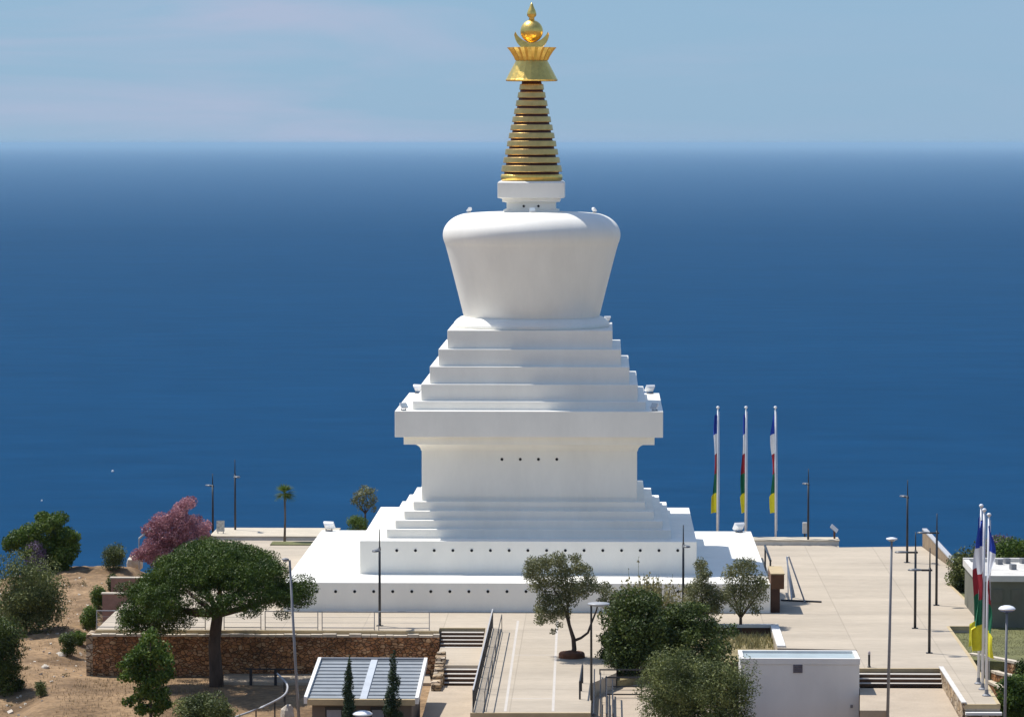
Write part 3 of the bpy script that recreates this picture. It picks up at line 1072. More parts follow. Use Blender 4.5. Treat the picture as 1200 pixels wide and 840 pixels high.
# the short wide stairs at right
xs0, xs1 = pl[12][0], pl[13][0]
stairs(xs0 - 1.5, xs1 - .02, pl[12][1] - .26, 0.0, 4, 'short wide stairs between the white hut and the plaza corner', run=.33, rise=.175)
c0, c1 = Vector(pl[13]), Vector(pl[14])
dd = (c1 - c0).normalized()
nn = Vector((-dd.y, dd.x))
cw = MB()
vs = [c0 - nn * .06, c1 - nn * .06, c1 + nn * .3, c0 + nn * .3]
cwt = thing('stair_cheek', 'low white capped stone wall right of the short wide stairs', 'wall', (c0.x, c0.y, -.7))
obj('wall_face', MB().prism([c0 - nn * .12, c1 - nn * .12, c1 + nn * .02, c0 + nn * .02], -2.9, .06), STONE_PALE, cwt)
obj('coping', MB().prism([c0 - nn * .16 - dd * .05, c1 - nn * .16 + dd * .02, c1 + nn * .06 + dd * .02, c0 + nn * .06 - dd * .05], .06, .11), CONCRETE, cwt)
# stone front of the plaza corner
fa, fb = Vector(pl[14]), Vector(pl[15])
cf = thing('corner_wall', 'pale stone front wall under the near right corner of the plaza', 'wall', (fa.x, fa.y, -1))
obj('wall_face', MB().box(fa.x + .02, fb.x, fa.y - .3, fa.y - .03, -3.2, -.45), STONE_PALE, cf)
obj('coping', MB().box(fa.x, fb.x + .05, fa.y - .36, fa.y - .04, -.44, -.32), WHITE2, cf)

# ------------------------------------------------------------------ walkway railings
xw = pl[4][0]
def long_rail(xA, yA, xB, yB, z, h, label, nb, m, name='railing', bars=True, posts=8, w=.05, group='walkway railings'):
    t_ = thing(name, label, 'railing', (xA, yA, z), group)
    obj('top_rail', MB().bar((xA, yA, z + h), (xB, yB, z + h), w * 1.2, w), PALEMETAL if bars else m, t_)
    obj('bottom_rail', MB().bar((xA, yA, z + .12), (xB, yB, z + .12), w * .7, w), m, t_)
    for i in range(posts + 1):
        f_ = i / posts
        xx, yy_ = xA + (xB - xA) * f_, yA + (yB - yA) * f_
        obj('post', MB().box(xx - w / 2, xx + w / 2, yy_ - w / 2, yy_ + w / 2, z, z + h - w / 2 - .002), m, t_)
    if bars:
        bm_ = MB()
        for i in range(nb):
            f_ = (i + .5) / nb
            xx, yy_ = xA + (xB - xA) * f_, yA + (yB - yA) * f_
            bm_.box(xx - .012, xx + .012, yy_ - .012, yy_ + .012, z + .15, z + h - w / 2 - .003)
        obj('bars', bm_, m, t_)
    return t_


yfar, ynear = P(572, 737).y, pl[4][1] + .15
long_rail(xw + .12, yfar + .4, xw + .12, ynear, 0, 1.0, 'dense barred railing along the left edge of the walkway above the stairs', 260, DARKMETAL)
xw2 = P(564, 838).x
long_rail(xw2 + .12, yfar - 1.0, xw2 + .12, ynear + .2, 0, .9, 'open thin handrail on the walkway beside the dense barred railing', 0, DARKMETAL, bars=False, posts=5, w=.035)

# railings at the ramp by the big olive bush
rr_ = 'ramp railings beside the bushes'
ya_, yb_ = P(700, 788).y, pl[5][1] - .2
for i, (pxt, pxb, lb) in enumerate(((698, 694, 'dark ramp railing nearest the mushroom lamp post'), (705, 702, 'second dark ramp railing right of the mushroom lamp post'), (712, 709, 'third dark ramp railing right of the mushroom lamp post'),
                                    (719, 717, 'dark ramp railing nearest the grey green bushes'))):
    z_ = -0.02 if i == 0 else -.7
    A, B = P(pxt, 784 + 4 * i, z_ + .9), P(pxb, 836, z_ + .9)
    xx = (A.x + B.x) / 2 + .35 * 0
    long_rail(xx, A.y, xx, B.y, z_, .9, lb, 0, DARKMETAL, bars=False, posts=4, w=.05, group=rr_)
for (x0, x1, py, lb) in ((703, 752, 785, 'farther cross rail behind the ramp railings'), (710, 752, 794, 'nearer cross rail behind the ramp railings')):
    A, B = P(x0, py, .2), P(x1, py, .2)
    t_ = rail_panel(A.x, B.x, A.y, -.7, .9, lb, DARKMETAL, rr_, 1, .06)
# small dark zigzag handrail on the walkway
hr = thing('handrail', 'short dark handrail standing alone on the walkway below the olive tree', 'railing', P(681, 818))
A, B = P(682.5, 800), P(679.5, 819)
A2 = Vector((A.x, A.y, 0)); B2 = Vector((B.x, B.y, 0))
for p_ in (A2, (A2 + B2) / 2, B2):
    obj('post', MB().tube([p_, p_ + Vector((0, 0, .82))], .045, 8), DARKMETAL, hr)
obj('top_rail', MB().tube([A2 + Vector((0, .2, .84)), B2 + Vector((0, -.2, .84))], .04, 8), DARKMETAL, hr)

# ------------------------------------------------------------------ sunken planting bed between the shrubs and the plaza
bedz = -.38
bd = MB().prism([(pl[8][0] + .05, pl[8][1] - .05), (pl[9][0] - .05, pl[9][1] - .05), (pl[10][0] - .05, pl[10][1] + .3), (pl[10][0] - .6, pl[10][1] - .2), (pl[7][0] + .05, pl[7][1])], -1.2, bedz)
tag(obj('planting_bed', bd, mat('bed_soil', (0.20, 0.155, 0.075), .95, .3, 1.5, .05, 8, col2=(.34, .28, .14), fine=.25)), 'dry soil of the sunken bed', kind='structure')
bw = thing('bed_wall', 'brown retaining wall of the sunken bed with white capping', 'wall', (pl[9][0], pl[9][1], bedz))
A, B = pl[8], pl[9]
obj('wall_face', MB().box(A[0], B[0], A[1] - .08, A[1] - .02, bedz - .3, -.06), BROWNPANEL, bw)
obj('coping', MB().box(A[0] - .1, B[0] + .45, A[1] - .12, A[1] + .28, -.055, .1), WHITE2, bw)
C_ = pl[10]
obj('coping', MB().prism([(B[0] + .02, B[1] - .13), (B[0] + .45, B[1] - .13), (C_[0] + .42, C_[1] + .25), (C_[0], C_[1] + .25)], -.3, .1), WHITE2, bw)

# round planter of the olive
op = P(670, 770)
pt = MB()
prof_ = [(.66, -.02), (.64, .2), (.58, .27), (.5, .27), (.44, .25), (.2, .34), (.05, .36)]
pt.lathe(prof_, 32, (op.x, op.y, 0))
tag(obj('planter', pt, mat('brown_brick_ring', (.14, .055, .025), .9, .3, 5, .02), origin=(op.x, op.y, 0)), 'round brown planter ring at the foot of the olive tree', 'planter')

# ------------------------------------------------------------------ white hut
hz_top = 0.95
A, B = P(884, 771, hz_top), P(1007, 771, hz_top)
yf = A.y
yk = P(940, 761.5, hz_top).y
xl, xr = P(868, 771, hz_top).x, B.x
hut = thing('hut', 'plain white flat roofed hut beside the short wide stairs', 'hut', ((xl + xr) / 2, yf, -1.8))
obj('wall', MB().box(xl, xr, yf, yk, -3.6, hz_top - .28), WHITE2, hut, bevel=.02)
pp = MB()
tw = .16
pp.box(xl - .03, xr + .03, yf - .03, yf + tw, hz_top - .277, hz_top)
pp.box(xl - .03, xr + .03, yk - tw, yk + .03, hz_top - .277, hz_top)
pp.box(xr + .03 - tw - .03, xr + .032, yf + tw + .002, yk - tw - .002, hz_top - .277, hz_top)
pp.box(xl - .032, xl + tw, yf + tw + .002, yk - tw - .002, hz_top - .277, hz_top)
obj('parapet', pp, WHITE2, hut)
obj('roof', MB().box(xl + tw + .004, xr - tw - .004, yf + tw + .004, yk - tw - .004, hz_top - .276, hz_top - .12), TEALROOF, hut)
vp = PY(935, 783, yf)
gm = MB().box(vp.x - .22, vp.x + .22, yf - .03, yf - .002, vp.z - .2, vp.z + .2)
for i in range(4):
    gm.obox((vp.x, yf - .035, vp.z - .14 + .09 * i), .36, .03, .05, 0, .5)
obj('vent_grille', gm, mat('grille_grey', (.14, .13, .15), .6, .2, 6), hut)
vq = PY(998, 827, yf)
obj('tap_box', MB().box(vq.x - .06, vq.x + .06, yf - .06, yf - .002, vq.z - .07, vq.z + .07), GREYMETAL, hut)

# ------------------------------------------------------------------ building with the ribbed metal roof
zb1, zf1 = .55, -.1
RA, RB = P(376, 773, zb1), P(501, 774, zb1)
RC, RD = P(488, 821, zf1), P(357, 820, zf1)
yR0, yR1 = RD.y, RA.y
kb_ = thing('service_building', 'small dark walled building with a ribbed grey metal roof in front of the stone wall', 'building', ((RA.x + RD.x) / 2, yR0, -3))
sl_ = (zb1 - zf1) / (yR1 - yR0)
xL, xR = RD.x, (RC.x + RB.x) / 2
xm0, xm1 = P(421, 820, zf1).x, P(430, 820, zf1).x


def zr(y):
    return zf1 + (y - yR0) * sl_


def slab(x0, x1, y0, y1, dz0, dz1):
    return MB().add([(x0, y0, zr(y0) + dz0), (x1, y0, zr(y0) + dz0), (x1, y1, zr(y1) + dz0), (x0, y1, zr(y1) + dz0),
                     (x0, y0, zr(y0) + dz1), (x1, y0, zr(y0) + dz1), (x1, y1, zr(y1) + dz1), (x0, y1, zr(y1) + dz1)],
                    [(3, 2, 1, 0), (4, 5, 6, 7), (0, 1, 5, 4), (1, 2, 6, 5), (2, 3, 7, 6), (3, 0, 4, 7)])


obj('wall', MB().box(xL + .3, xR - .3, yR0 + .5, yR1 - .3, -4, zf1 - .15), DARKWALL, kb_)
rf = slab(xL + .12, xR - .12, yR0 + .12, yR1 - .1, -.12, 0)
NR = 12
for i in range(NR):
    y_ = yR0 + .3 + (yR1 - yR0 - .5) * i / (NR - 1)
    for (u0, u1) in ((xL + .13, xm0 - .01), (xm1 + .01, xR - .13)):
        s_ = slab(u0, u1, y_ - .035, y_ + .035, .002, .045)
        rf.add(s_.v, s_.f)
roof = obj('roof', rf, ROOFMETAL, kb_)
obj('skylight', slab(xm0 + .02, xm1 - .02, yR0 + .1, yR1 - .12, .004, .06), SKYLIGHT, roof)
for s_ in (slab(xL - .04, xL + .118, yR0, yR1, -.16, .14), slab(xR - .118, xR + .04, yR0, yR1, -.16, .14)):
    obj('verge_trim', s_, WHITE2, roof)
obj('eaves_board', slab(xL + .122, xR - .122, yR0 - .04, yR0 + .118, -.22, .05), KERB, roof)
obj('ridge_trim', slab(xL + .122, xR - .122, yR1 - .098, yR1 + .06, -.14, .12), GREYMETAL, roof)
for (u0, u1) in ((381, 402), (434, 452)):
    a, c = PY(u0, 828, yR0 + .5), PY(u1, 828, yR0 + .5)
    w_ = obj('window', MB().box(a.x, c.x, yR0 + .45, yR0 + .497, a.z - 1.3, a.z), DARKMETAL, kb_)
    obj('pane', MB().box(a.x + .08, c.x - .08, yR0 + .43, yR0 + .449, a.z - 1.22, a.z - .12), mat('blue_pane', (.22, .27, .36), .1, .1, 3, spec=.7), w_)

# ------------------------------------------------------------------ house at the right edge
zt, zg = 2.3, -.35
A = P(1146, 679, zt - .25)
yh0 = P(1150, 735, zg).y
xh0 = PY(1146, 700, yh0).x
zt = PY(1146, 674, yh0).z
yh1 = P(1132, 656, zt).y
hs = thing('house', 'flat roofed grey olive house with white roof edge behind the right flags', 'house', (xh0, yh0, zg))
XE = xh0 + 15
obj('wall', MB().box(xh0, XE, yh0, yh1, -2.5, zt - .32), OLIVEWALL, hs)
rp = MB()
rp.box(xh0 - .1, XE + .1, yh0 - .12, yh0 + .18, zt - .318, zt)
rp.box(xh0 - .1, XE + .1, yh1 - .2, yh1 + .1, zt - .318, zt + .12)
rp.box(xh0 - .102, xh0 + .2, yh0 + .182, yh1 - .202, zt - .318, zt + .06)
rp.box(XE - .2, XE + .102, yh0 + .182, yh1 - .202, zt - .318, zt)
obj('parapet', rp, CONCRETE, hs)
obj('roof', MB().box(xh0 + .205, XE - .205, yh0 + .185, yh1 - .205, zt - .317, zt - .08), HOUSEROOF, hs)
for (px, py) in ((1171, 661), (1180, 660), (1187, 667), (1199, 660)):
    p_ = P(px, py, zt - .08)
    obj('roof_vent', MB().obox((p_.x, p_.y, zt + .06), .3, .3, .3, .3), GREYMETAL, hs)
for (px0, px1) in ((1163, 1176), (1185, 1197)):
    a, c = PY(px0, 690, yh0), PY(px1, 690, yh0)
    w_ = obj('window', MB().box(a.x, c.x, yh0 - .04, yh0 - .003, a.z - .75, a.z), OLIVEWALL, hs)
    obj('pane', MB().box(a.x + .06, c.x - .06, yh0 - .055, yh0 - .041, a.z - .69, a.z - .06), mat('dull_pane', (.12, .12, .10), .3, .1, 3), w_)

# side wall running back from the plaza corner
A, B = P(1080, 640), P(1126, 673)
dw = (B - A); dw.z = 0
dn = dw.normalized()
pn = Vector((-dn.y, dn.x, 0))
t_ = thing('boundary_wall', 'sloping brown wall with pale rail at the far right edge of the plaza', 'wall', A)
m = MB()
q4 = [A + pn * .05, B + pn * .05, B + pn * .3, A + pn * .3]
hts = [1.05, .12, .12, 1.05]
vs = [(v.x, v.y, -.8) for v in q4] + [(v.x, v.y, h_) for v, h_ in zip(q4, hts)]
m.add(vs, [(3, 2, 1, 0), (4, 5, 6, 7), (0, 1, 5, 4), (1, 2, 6, 5), (2, 3, 7, 6), (3, 0, 4, 7)])
obj('wall_face', m, mat('tan_brown_render', (.26, .19, .12), .9, .2, 2), t_)
m = MB()
m.bar(A + pn * .17 + Vector((0, 0, 1.1)), B + pn * .17 + Vector((0, 0, .17)), .3, .08)
obj('coping', m, PALEMETAL, t_)
# parapet strip behind lawn bed
A, B = P(1127, 674), P(1150, 676)
t_ = tag(obj('edge_wall', MB().box(A.x, B.x + 1.2, A.y - .25, A.y + .1, -.5, .16), CONCRETE, origin=(A.x, A.y, 0)), 'low pale wall joining the plaza to the grey olive house', 'wall')

# curved terrace walls of the slope below the lawn
for i, (pts, lb) in enumerate((([(1137, 766), (1157, 769), (1178, 773), (1210, 779)], 'topmost curved stone terrace wall below the lawn'),
                               ([(1156, 782), (1170, 788), (1192, 793), (1212, 795)], 'middle curved stone terrace wall below the lawn'),
                               ([(1157, 797), (1168, 802), (1180, 809), (1188, 820)], 'lowest curved stone terrace wall below the lawn'))):
    z_ = [-.3, -.85, -1.35][i]
    ps_ = [P(px, py, z_) for px, py in pts]
    t_ = thing('terrace_wall', lb, 'wall', ps_[0], 'terrace walls below the lawn')
    wm, cm_ = MB(), MB()
    for a, c in zip(ps_, ps_[1:]):
        wm.bar((a.x, a.y, z_ - .62), (c.x, c.y, z_ - .62), .3, 1.1)
        cm_.bar((a.x, a.y, z_), (c.x, c.y, z_), .34, .12)
    obj('wall_face', wm, STONE, t_)
    obj('coping', cm_, COPING, t_)
    if i:
        ter = MB().prism([(p_.x, p_.y) for p_ in ps_] + [(ps_[-1].x + 2, ps_[-1].y + 4), (ps_[0].x + .4, ps_[0].y + 4)], -3, z_ - .1)
        tag(obj('terrace_soil', ter, EARTH), 'earth behind a terrace wall', kind='structure')

# ------------------------------------------------------------------ brown stair block and folding frame right of the stupa
yk_ = -aP + .1
p0, p1 = PY(901.5, 713, yk_), PY(914, 690, yk_)
q1 = PY(919, 673, yk_)
sb = thing('stair_block', 'dark brown stair block against the right side of the base platform', 'stairs', (p0.x, yk_, 0))
obj('lower_wall', MB().box(aP + .02, p1.x, yk_, yk_ + 3.2, 0, p1.z), mat('shade_brown_panel', (.05, .025, .016), .8, .2, 2), sb)  # darker brown: shade and part of the dome's shadow put into the colour
obj('upper_panel', MB().box(aP + .02, q1.x, yk_ - .04, yk_ + 3.3, p1.z + .003, q1.z), BROWNPANEL, sb, bevel=.02)
obj('top_slab', MB().box(aP + .02, q1.x + .03, yk_ - .06, yk_ + 3.4, q1.z + .002, q1.z + .06), KERB, sb)  # ochre top: the sunlit tan of the brown block put into its colour
obj('handrail', MB().tube([(aP + .15, yk_ + 3.4, q1.z + .35), (aP + .12, yk_ + 9.5, q1.z + .5)], .07, 8).tube([(aP + .15, yk_ + 3.45, 0), (aP + .15, yk_ + 3.45, q1.z + .35)], .05, 8)
    .tube([(aP + .13, yk_ + 9.4, 0), (aP + .13, yk_ + 9.4, q1.z + .5)], .05, 8), DARKMETAL, sb)
ff = thing('folding_frame', 'tall white folding frame leaning beside the brown stair block', 'frame', P(935, 705))
b1, b2 = P(928, 704), P(943.5, 706)
ap = PY(921.8, 652, b1.y + .9)
bk = b1 + Vector((-.1, 2.0, 0))
obj('leg', MB().bar(b1, ap, .07, .05), WHITEMETAL, ff)
obj('leg', MB().bar(b2, ap + Vector((.12, 0, 0)), .07, .05), GREYMETAL, ff)
obj('leg', MB().bar(bk, ap + Vector((.05, .05, 0)), .06, .05), WHITEMETAL, ff)
pm = MB()
f0, f1 = .06, .92
w0, w1 = b1.lerp(ap, f0), b1.lerp(ap, f1)
e0 = b1.lerp(b2, .34)
vs = [w0 + Vector((.03, 0, 0)), e0 + (ap - e0) * .1, e0 + (ap - e0) * .93, w1 + Vector((.03, 0, 0))]
off = Vector((0, .05, 0))
pm.add(vs + [v + off for v in vs], [(0, 1, 2, 3), (7, 6, 5, 4), (0, 4, 5, 1), (1, 5, 6, 2), (2, 6, 7, 3), (3, 7, 4, 0)])
obj('panel', pm, PALEMETAL, ff)
obj('ground_shadow_bar', MB().bar(b1 + Vector((-.6, .1, .05)), b2 + Vector((.9, .1, .05)), .12, .08), DARKMETAL, ff)  # dark bar laid on the ground in place of the cast shadow there

# bollard at the stair top
bp_ = P(1018.5, 781.5)
bo = thing('bollard', 'short dark bollard with pale cap above the wide stairs', 'bollard', bp_)
obj('post', MB().lathe([(.08, 0), (.08, .06), (.055, .08), (.055, .62)], 16, bp_), DARKMETAL, bo, smooth=False)
obj('cap', MB().lathe([(.056, .621), (.06, .63), (.06, .74), (.03, .79)], 16, bp_), mat('dusty_pink_cap', (.5, .42, .4), .7, .1, 3), bo)

# box and tilted board on the far parapet
bx = P(943, 633)
bt = thing('meter_box', 'small cream box on a post at the far parapet by the pole lamp', 'box', bx)
obj('post', MB().box(bx.x - .05, bx.x + .05, bx.y - .05, bx.y + .05, 0, .45), DARKMETAL, bt)
obj('case', MB().box(bx.x - .14, bx.x + .14, bx.y - .12, bx.y + .12, .452, 1.15), CONCRETE, bt, bevel=.02)
si = P(978, 637)
st = thing('sign_stand', 'tilted information board on a brown post at the end of the right parapet', 'sign', si)
obj('post', MB().bar(si, si + Vector((-.02, 0, .85)), .12, .1), BROWNPANEL, st)
obj('board', MB().obox(si + Vector((-.03, -.02, .98)), .55, .5, .04, 0, math.radians(25), math.radians(42)), PALEMETAL, st)


# ------------------------------------------------------------------ black pole lamps
def pole_lamp(base, rzv, label, h=5.1, proto=[None]):
    if proto[0] is None:
        t_ = thing('pole_lamp', label, 'street lamp', (0, 0, 0), 'black pole lamps on the plaza')
        obj('base_plate', MB().box(-.16, .16, -.16, .16, 0, .03), DARKMETAL, t_)
        obj('pole', MB().tube([(0, 0, .03), (0, 0, 2.2), (0, 0, 4.15)], [.072, .066, .058], 10), DARKMETAL, t_, smooth=True)
        obj('mast', MB().tube([(0, 0, 4.151), (0, 0, 5.1)], [.036, .026], 8), DARKMETAL, t_, smooth=True)
        arm = obj('arm', MB().box(-.42, .12, -.045, .045, 3.98, 4.07), DARKMETAL, t_)
        obj('lamp_head', MB().lathe([(.06, -.05), (.34, -.03), (.36, 0), (.3, .05), (.1, .07)], 20, (-.74, 0, 4.03), 1.0, .62), mat('lamp_head_grey', (.10, .105, .115), .35, .1, 5, spec=.6), arm, smooth=True)
        proto[0] = t_
        o = t_
    else:
        o = copy_tree(proto[0])
    o.location = base
    o.rotation_euler = (0, 0, rzv)
    o.scale = (1, 1, h / 5.1)
    o['label'] = label
    return o


pole_lamp(P(445, 733), math.radians(80), 'black pole lamp on the stone wall strip before the stupa')
pole_lamp(P(800.5, 727), math.radians(100), 'black pole lamp rising out of the bushes before the stupa')
pole_lamp(P(1072.3, 736), 0, 'black pole lamp in the middle of the three with arms to the left', 5.05)
pole_lamp(P(1089, 765), 0, 'black pole lamp nearest the wide stairs', 5.25)
pole_lamp(P(1097.3, 709), 0, 'black pole lamp nearest the sloping brown wall', 5.05)
pole_lamp(P(1063, 659), math.radians(-75), 'black pole lamp standing alone near the far right plaza edge', 5.0)
pole_lamp(P(947, 638), math.radians(-80), 'black pole lamp at the far parapet right of the flags', 4.8)
pole_lamp(P(275.7, 630, -.3), math.radians(105), 'taller looking black pole lamp behind the pine crown', 5.1)
pole_lamp(P(249.5, 625, -1.3), math.radians(-62), 'lower looking black pole lamp beside the pink tree', 4.1)


# ------------------------------------------------------------------ grey street lamps in the foreground
def street_lamp(base, top, r, headr, headmat, label, offs=(0, 0), poler=None, kind='dome', rimmat=None):
    t_ = thing('street_lamp', label, 'street lamp', base, 'tall grey street lamps')
    base, top = Vector(base), Vector(top)
    d = top - base
    obj('base_plate', MB().lathe([(.2, 0), (.2, .05), (.12, .09), (.1, .5), (r, .55)], 12, base), GREYMETAL, t_)
    obj('pole', MB().tube([base + Vector((0, 0, .5)), base + d * .5, top], [r * 1.15, r, r * .8], 12), poler or GREYMETAL, t_, smooth=True)
    c = top + Vector((offs[0], offs[1], 0))
    if offs[0] or offs[1]:
        obj('arm', MB().bar(top + Vector((0, 0, -.04)), c + Vector((0, 0, .0)), .07, .05), GREYMETAL, t_)
    if kind == 'dome':
        hd = obj('lamp_head', MB().lathe([(headr * .3, .02), (headr * .92, .03), (headr, .07), (headr * .96, .10), (headr * .75, .17), (headr * .4, .215), (.02, .23)], 28, c), headmat, t_, smooth=True)
        obj('lens', MB().lathe([(headr * .5, -.06), (headr * .85, 0), (headr * .86, .028)], 24, c), rimmat or LAMPGLASS, hd, smooth=True)
    else:
        hd = obj('lamp_head', MB().lathe([(headr * .2, -.03), (headr * .96, .0), (headr, .03), (headr * .96, .06), (headr * .3, .1), (.02, .105)], 28, c), headmat, t_, smooth=True)
        obj('lens', MB().lathe([(headr * .5, -.07), (headr * .7, -.03)], 24, c), LAMPGLASS, hd, smooth=True)
    return t_


yq = P(1040, 858, -.7).y
street_lamp(P(1040, 858, -.7), PY(1045, 632, yq), .062, .25, WHITEMETAL, 'tall grey street lamp with small white head before the wide stairs', kind='disc')
yq = P(353, 890, -2.9).y
street_lamp(P(352.5, 890, -2.9), PY(339.5, 656, yq), .065, .17, GREYMETAL, 'tall grey leaning street lamp passing the right tip of the pine crown', (-.2, 0), kind='disc')
yq = P(692, 836, -.02).y
street_lamp(P(693, 837, -.7), PY(692.8, 708, yq), .055, .5, mat('lamp_disc_grey', (.34, .35, .36), .4, .1, 5), 'mushroom shaped street lamp with wide flat disc at the walkway edge', (.33, 0), kind='disc', poler=DARKMETAL)
yq = P(1178, 900, -2.2).y
street_lamp(P(1176.5, 900, -2.2), PY(1180, 715, yq), .06, .38, WHITEMETAL, 'grey street lamp with a white domed head by the right flags', rimmat=mat('blue_rim', (.03, .09, .3), .3, .1, 4))
yq = P(425, 905, -3.2).y
street_lamp(P(425, 905, -3.2), PY(425, 838, yq), .07, .46, WHITEMETAL, 'low street lamp with a wide white dome at the bottom edge before the metal roof', rimmat=mat('blue_lamp_rim', (.02, .06, .3), .3, .1, 4))


# ------------------------------------------------------------------ flagpoles with vertical five-colour flags
def flagpole(base, top, label, group, seed, width, lean=(-1, 0), pr=.06, bands=None, spread=1.0):
    rg = random.Random(seed)
    base, top = Vector(base), Vector(top)
    t_ = thing('flagpole', label, 'flagpole', base, group)
    obj('pole', MB().tube([base, base.lerp(top, .5), top], [pr * 1.1, pr, pr * .75], 10), WHITEMETAL, t_, smooth=True)
    obj('base_plate', MB().lathe([(.2, 0), (.2, .04), (.1, .1), (pr * 1.15, .3)], 12, base), GREYMETAL, t_)
    obj('finial', MB().lathe([(.05, -.04), (.10, .015), (.11, .05), (.07, .11), (.01, .13)], 16, top), WHITEMETAL, t_, smooth=True)
    rb = base.lerp(top, .08) + Vector((pr * 1.6, -pr * .6, 0))
    obj('rope', MB().tube([rb, base.lerp(top, .5) + Vector((pr * 1.9, -pr * .6, 0)), base.lerp(top, .975) + Vector((pr * 1.2, 0, 0))], .012, 5), WHITEMETAL, t_)
    m = MB()
    cols = 7
    rows = 50
    f0, f1 = bands or (.955, .20)
    vs = []
    ph = rg.uniform(0, 6)
    L = Vector((lean[0], lean[1], 0)).normalized()
    Nn = Vector((-L.y, L.x, 0))
    for j in range(rows + 1):
        v = j / rows
        c = base.lerp(top, f0 + (f1 - f0) * v)
        wd = width * (0.72 + .28 * math.sin(v * (6 + ph * .7) + ph) + (.45 if v > .8 else 0) * spread) * (0.55 + .45 * min(1, v * 6))
        for i in range(cols + 1):
            u = i / cols
            dep = (.10 + .1 * math.sin(ph)) * math.sin(u * 7.5 + v * (4 + ph * .6) + ph) * u + .12 * math.sin(v * (8 + ph) + ph * 2) * u
            sag = -.12 * u * u * (1 if v < .96 else .5)
            vs.append(c + L * (pr + wd * u) + Nn * dep + Vector((0, 0, sag)))
    nC = cols + 1
    for j in range(rows):
        k = min(4, int(j / rows * 5))
        m.add([], [], 0)
        for i in range(cols):
            m.f.append((j * nC + i, j * nC + i + 1, (j + 1) * nC + i + 1, (j + 1) * nC + i))
            m.m.append(k)
    m.v = [tuple(v) for v in vs]
    obj('flag', m, [FBLUE, FWHITE, FRED, FGREEN, FYELLOW], t_, smooth=True)
    return t_


yfl = P(909, 634).y
for px, lb, sd in ((840.5, 'tall white flagpole with five colour flag, nearest the stupa of the rear three', 3), (873.5, 'tall white flagpole with five colour flag, middle of the rear three', 11), (909, 'tall white flagpole with five colour flag, rightmost of the rear three', 23)):
    b_ = PY(px, 634, yfl)
    flagpole((b_.x, yfl, 0), PY(px + (.8 if px < 900 else -.3), 478, yfl), lb, 'rear flagpoles', sd, .27, (-1, .1), bands=(.955, .215), spread=.6)
for (bx_, by_), (tx, ty), lb, sd in (((1146.7, 801), (1150, 593.5), 'white flagpole with limp five colour flag, farthest of the front trio', 5), ((1151.5, 807.5), (1153.5, 598.5), 'white flagpole with limp five colour flag, middle of the front trio', 8),
                                     ((1156, 815), (1159, 604), 'white flagpole with limp five colour flag, nearest of the front trio', 15)):
    b_ = P(bx_, by_)
    flagpole(b_, PY(tx, ty, b_.y), lb, 'front flagpoles', sd, .34, ((-.7 - .25 * (sd % 3), -.6 + .3 * (sd % 2)) if sd != 15 else (.35, -.9)), pr=.065, bands=(.95, .22), spread=1.5)

# ------------------------------------------------------------------ curved handrail by the pine and pale rocks
hr = thing('curved_handrail', 'pale curving handrail on dark posts beside the pine trunk', 'railing', P(325, 800, -2.3))
pts = [P(325, 789, -1.3), P(333, 797, -1.4), P(337, 804, -1.5), P(334, 813, -1.6), P(322, 821, -1.7), P(300, 831, -1.9), P(272, 841, -2.1)]
obj('top_rail', MB().tube(catmull([tuple(p_) for p_ in pts], 4), .05, 8), PALEMETAL, hr, smooth=True)
for p_ in (pts[1], pts[3], pts[4], pts[5]):
    obj('post', MB().tube([(p_.x, p_.y, -3.6), (p_.x, p_.y, p_.z)], .035, 8), DARKMETAL, hr)
for i, px in enumerate((294, 322, 347)):
    pass
pr_ = thing('path_fence', 'dark posts with a thin rail between the tan path and the pine', 'railing', P(294, 799, -2.2))
for px in (294, 323):
    p_ = P(px, 799, -2.2)
    obj('post', MB().box(p_.x - .07, p_.x + .07, p_.y - .07, p_.y + .07, -2.6, -1.55), DARKMETAL, pr_)
A, B = P(288, 799, -2.2), P(345, 799, -2.2)
obj('top_rail', MB().box(A.x, B.x, A.y - .04, A.y + .04, -1.547, -1.49), DARKMETAL, pr_)


def rock(p, s, label, m=STONE_PALE, seed=1, cat='rock', name='rock'):
    bm_ = MB()
    n, k = 10, 6
    rg = random.Random(seed)
    vs, fs = [], []
    ox = Vector((rg.uniform(0, 50), rg.uniform(0, 50), 0))
    for i in range(k + 1):
        th = math.pi * i / k
        for j in range(n):
            ph = 2 * math.pi * j / n
            d = Vector((math.sin(th) * math.cos(ph), math.sin(th) * math.sin(ph), math.cos(th)))
            q_ = 1 + .35 * noise.noise(d * 1.3 + ox)
            vs.append((p[0] + d.x * s[0] * q_, p[1] + d.y * s[1] * q_, p[2] + d.z * s[2] * q_))
    for i in range(k):
        for j in range(n):
            j2 = (j + 1) % n
            fs.append((i * n + j, (i + 1) * n + j, (i + 1) * n + j2, i * n + j2))
    bm_.add(vs, fs)
    return tag(obj(name, bm_, m, origin=p, smooth=False), label, cat, 'rocks on the ground')


ROCKM = mat('pale_rock', (.52, .46, .38), .9, .2, 3, .03)
p_ = P(337, 838, -2.6)
rock(p_, (.35, .4, .6), 'pale upright boulder by the foot of the leaning street lamp', ROCKM, 4)
rock(G(72, 768), (.3, .3, .2), 'pale stone lying on the dry slope before the big left shrub', ROCKM, 9)
rock(G(158, 660), (.55, .5, .5), 'large pale boulder on the ridge below the pink tree', ROCKM, 12)
rock(G(53, 782), (.22, .22, .14), 'small pale stone low on the dry slope near the dark shrub', ROCKM, 21)


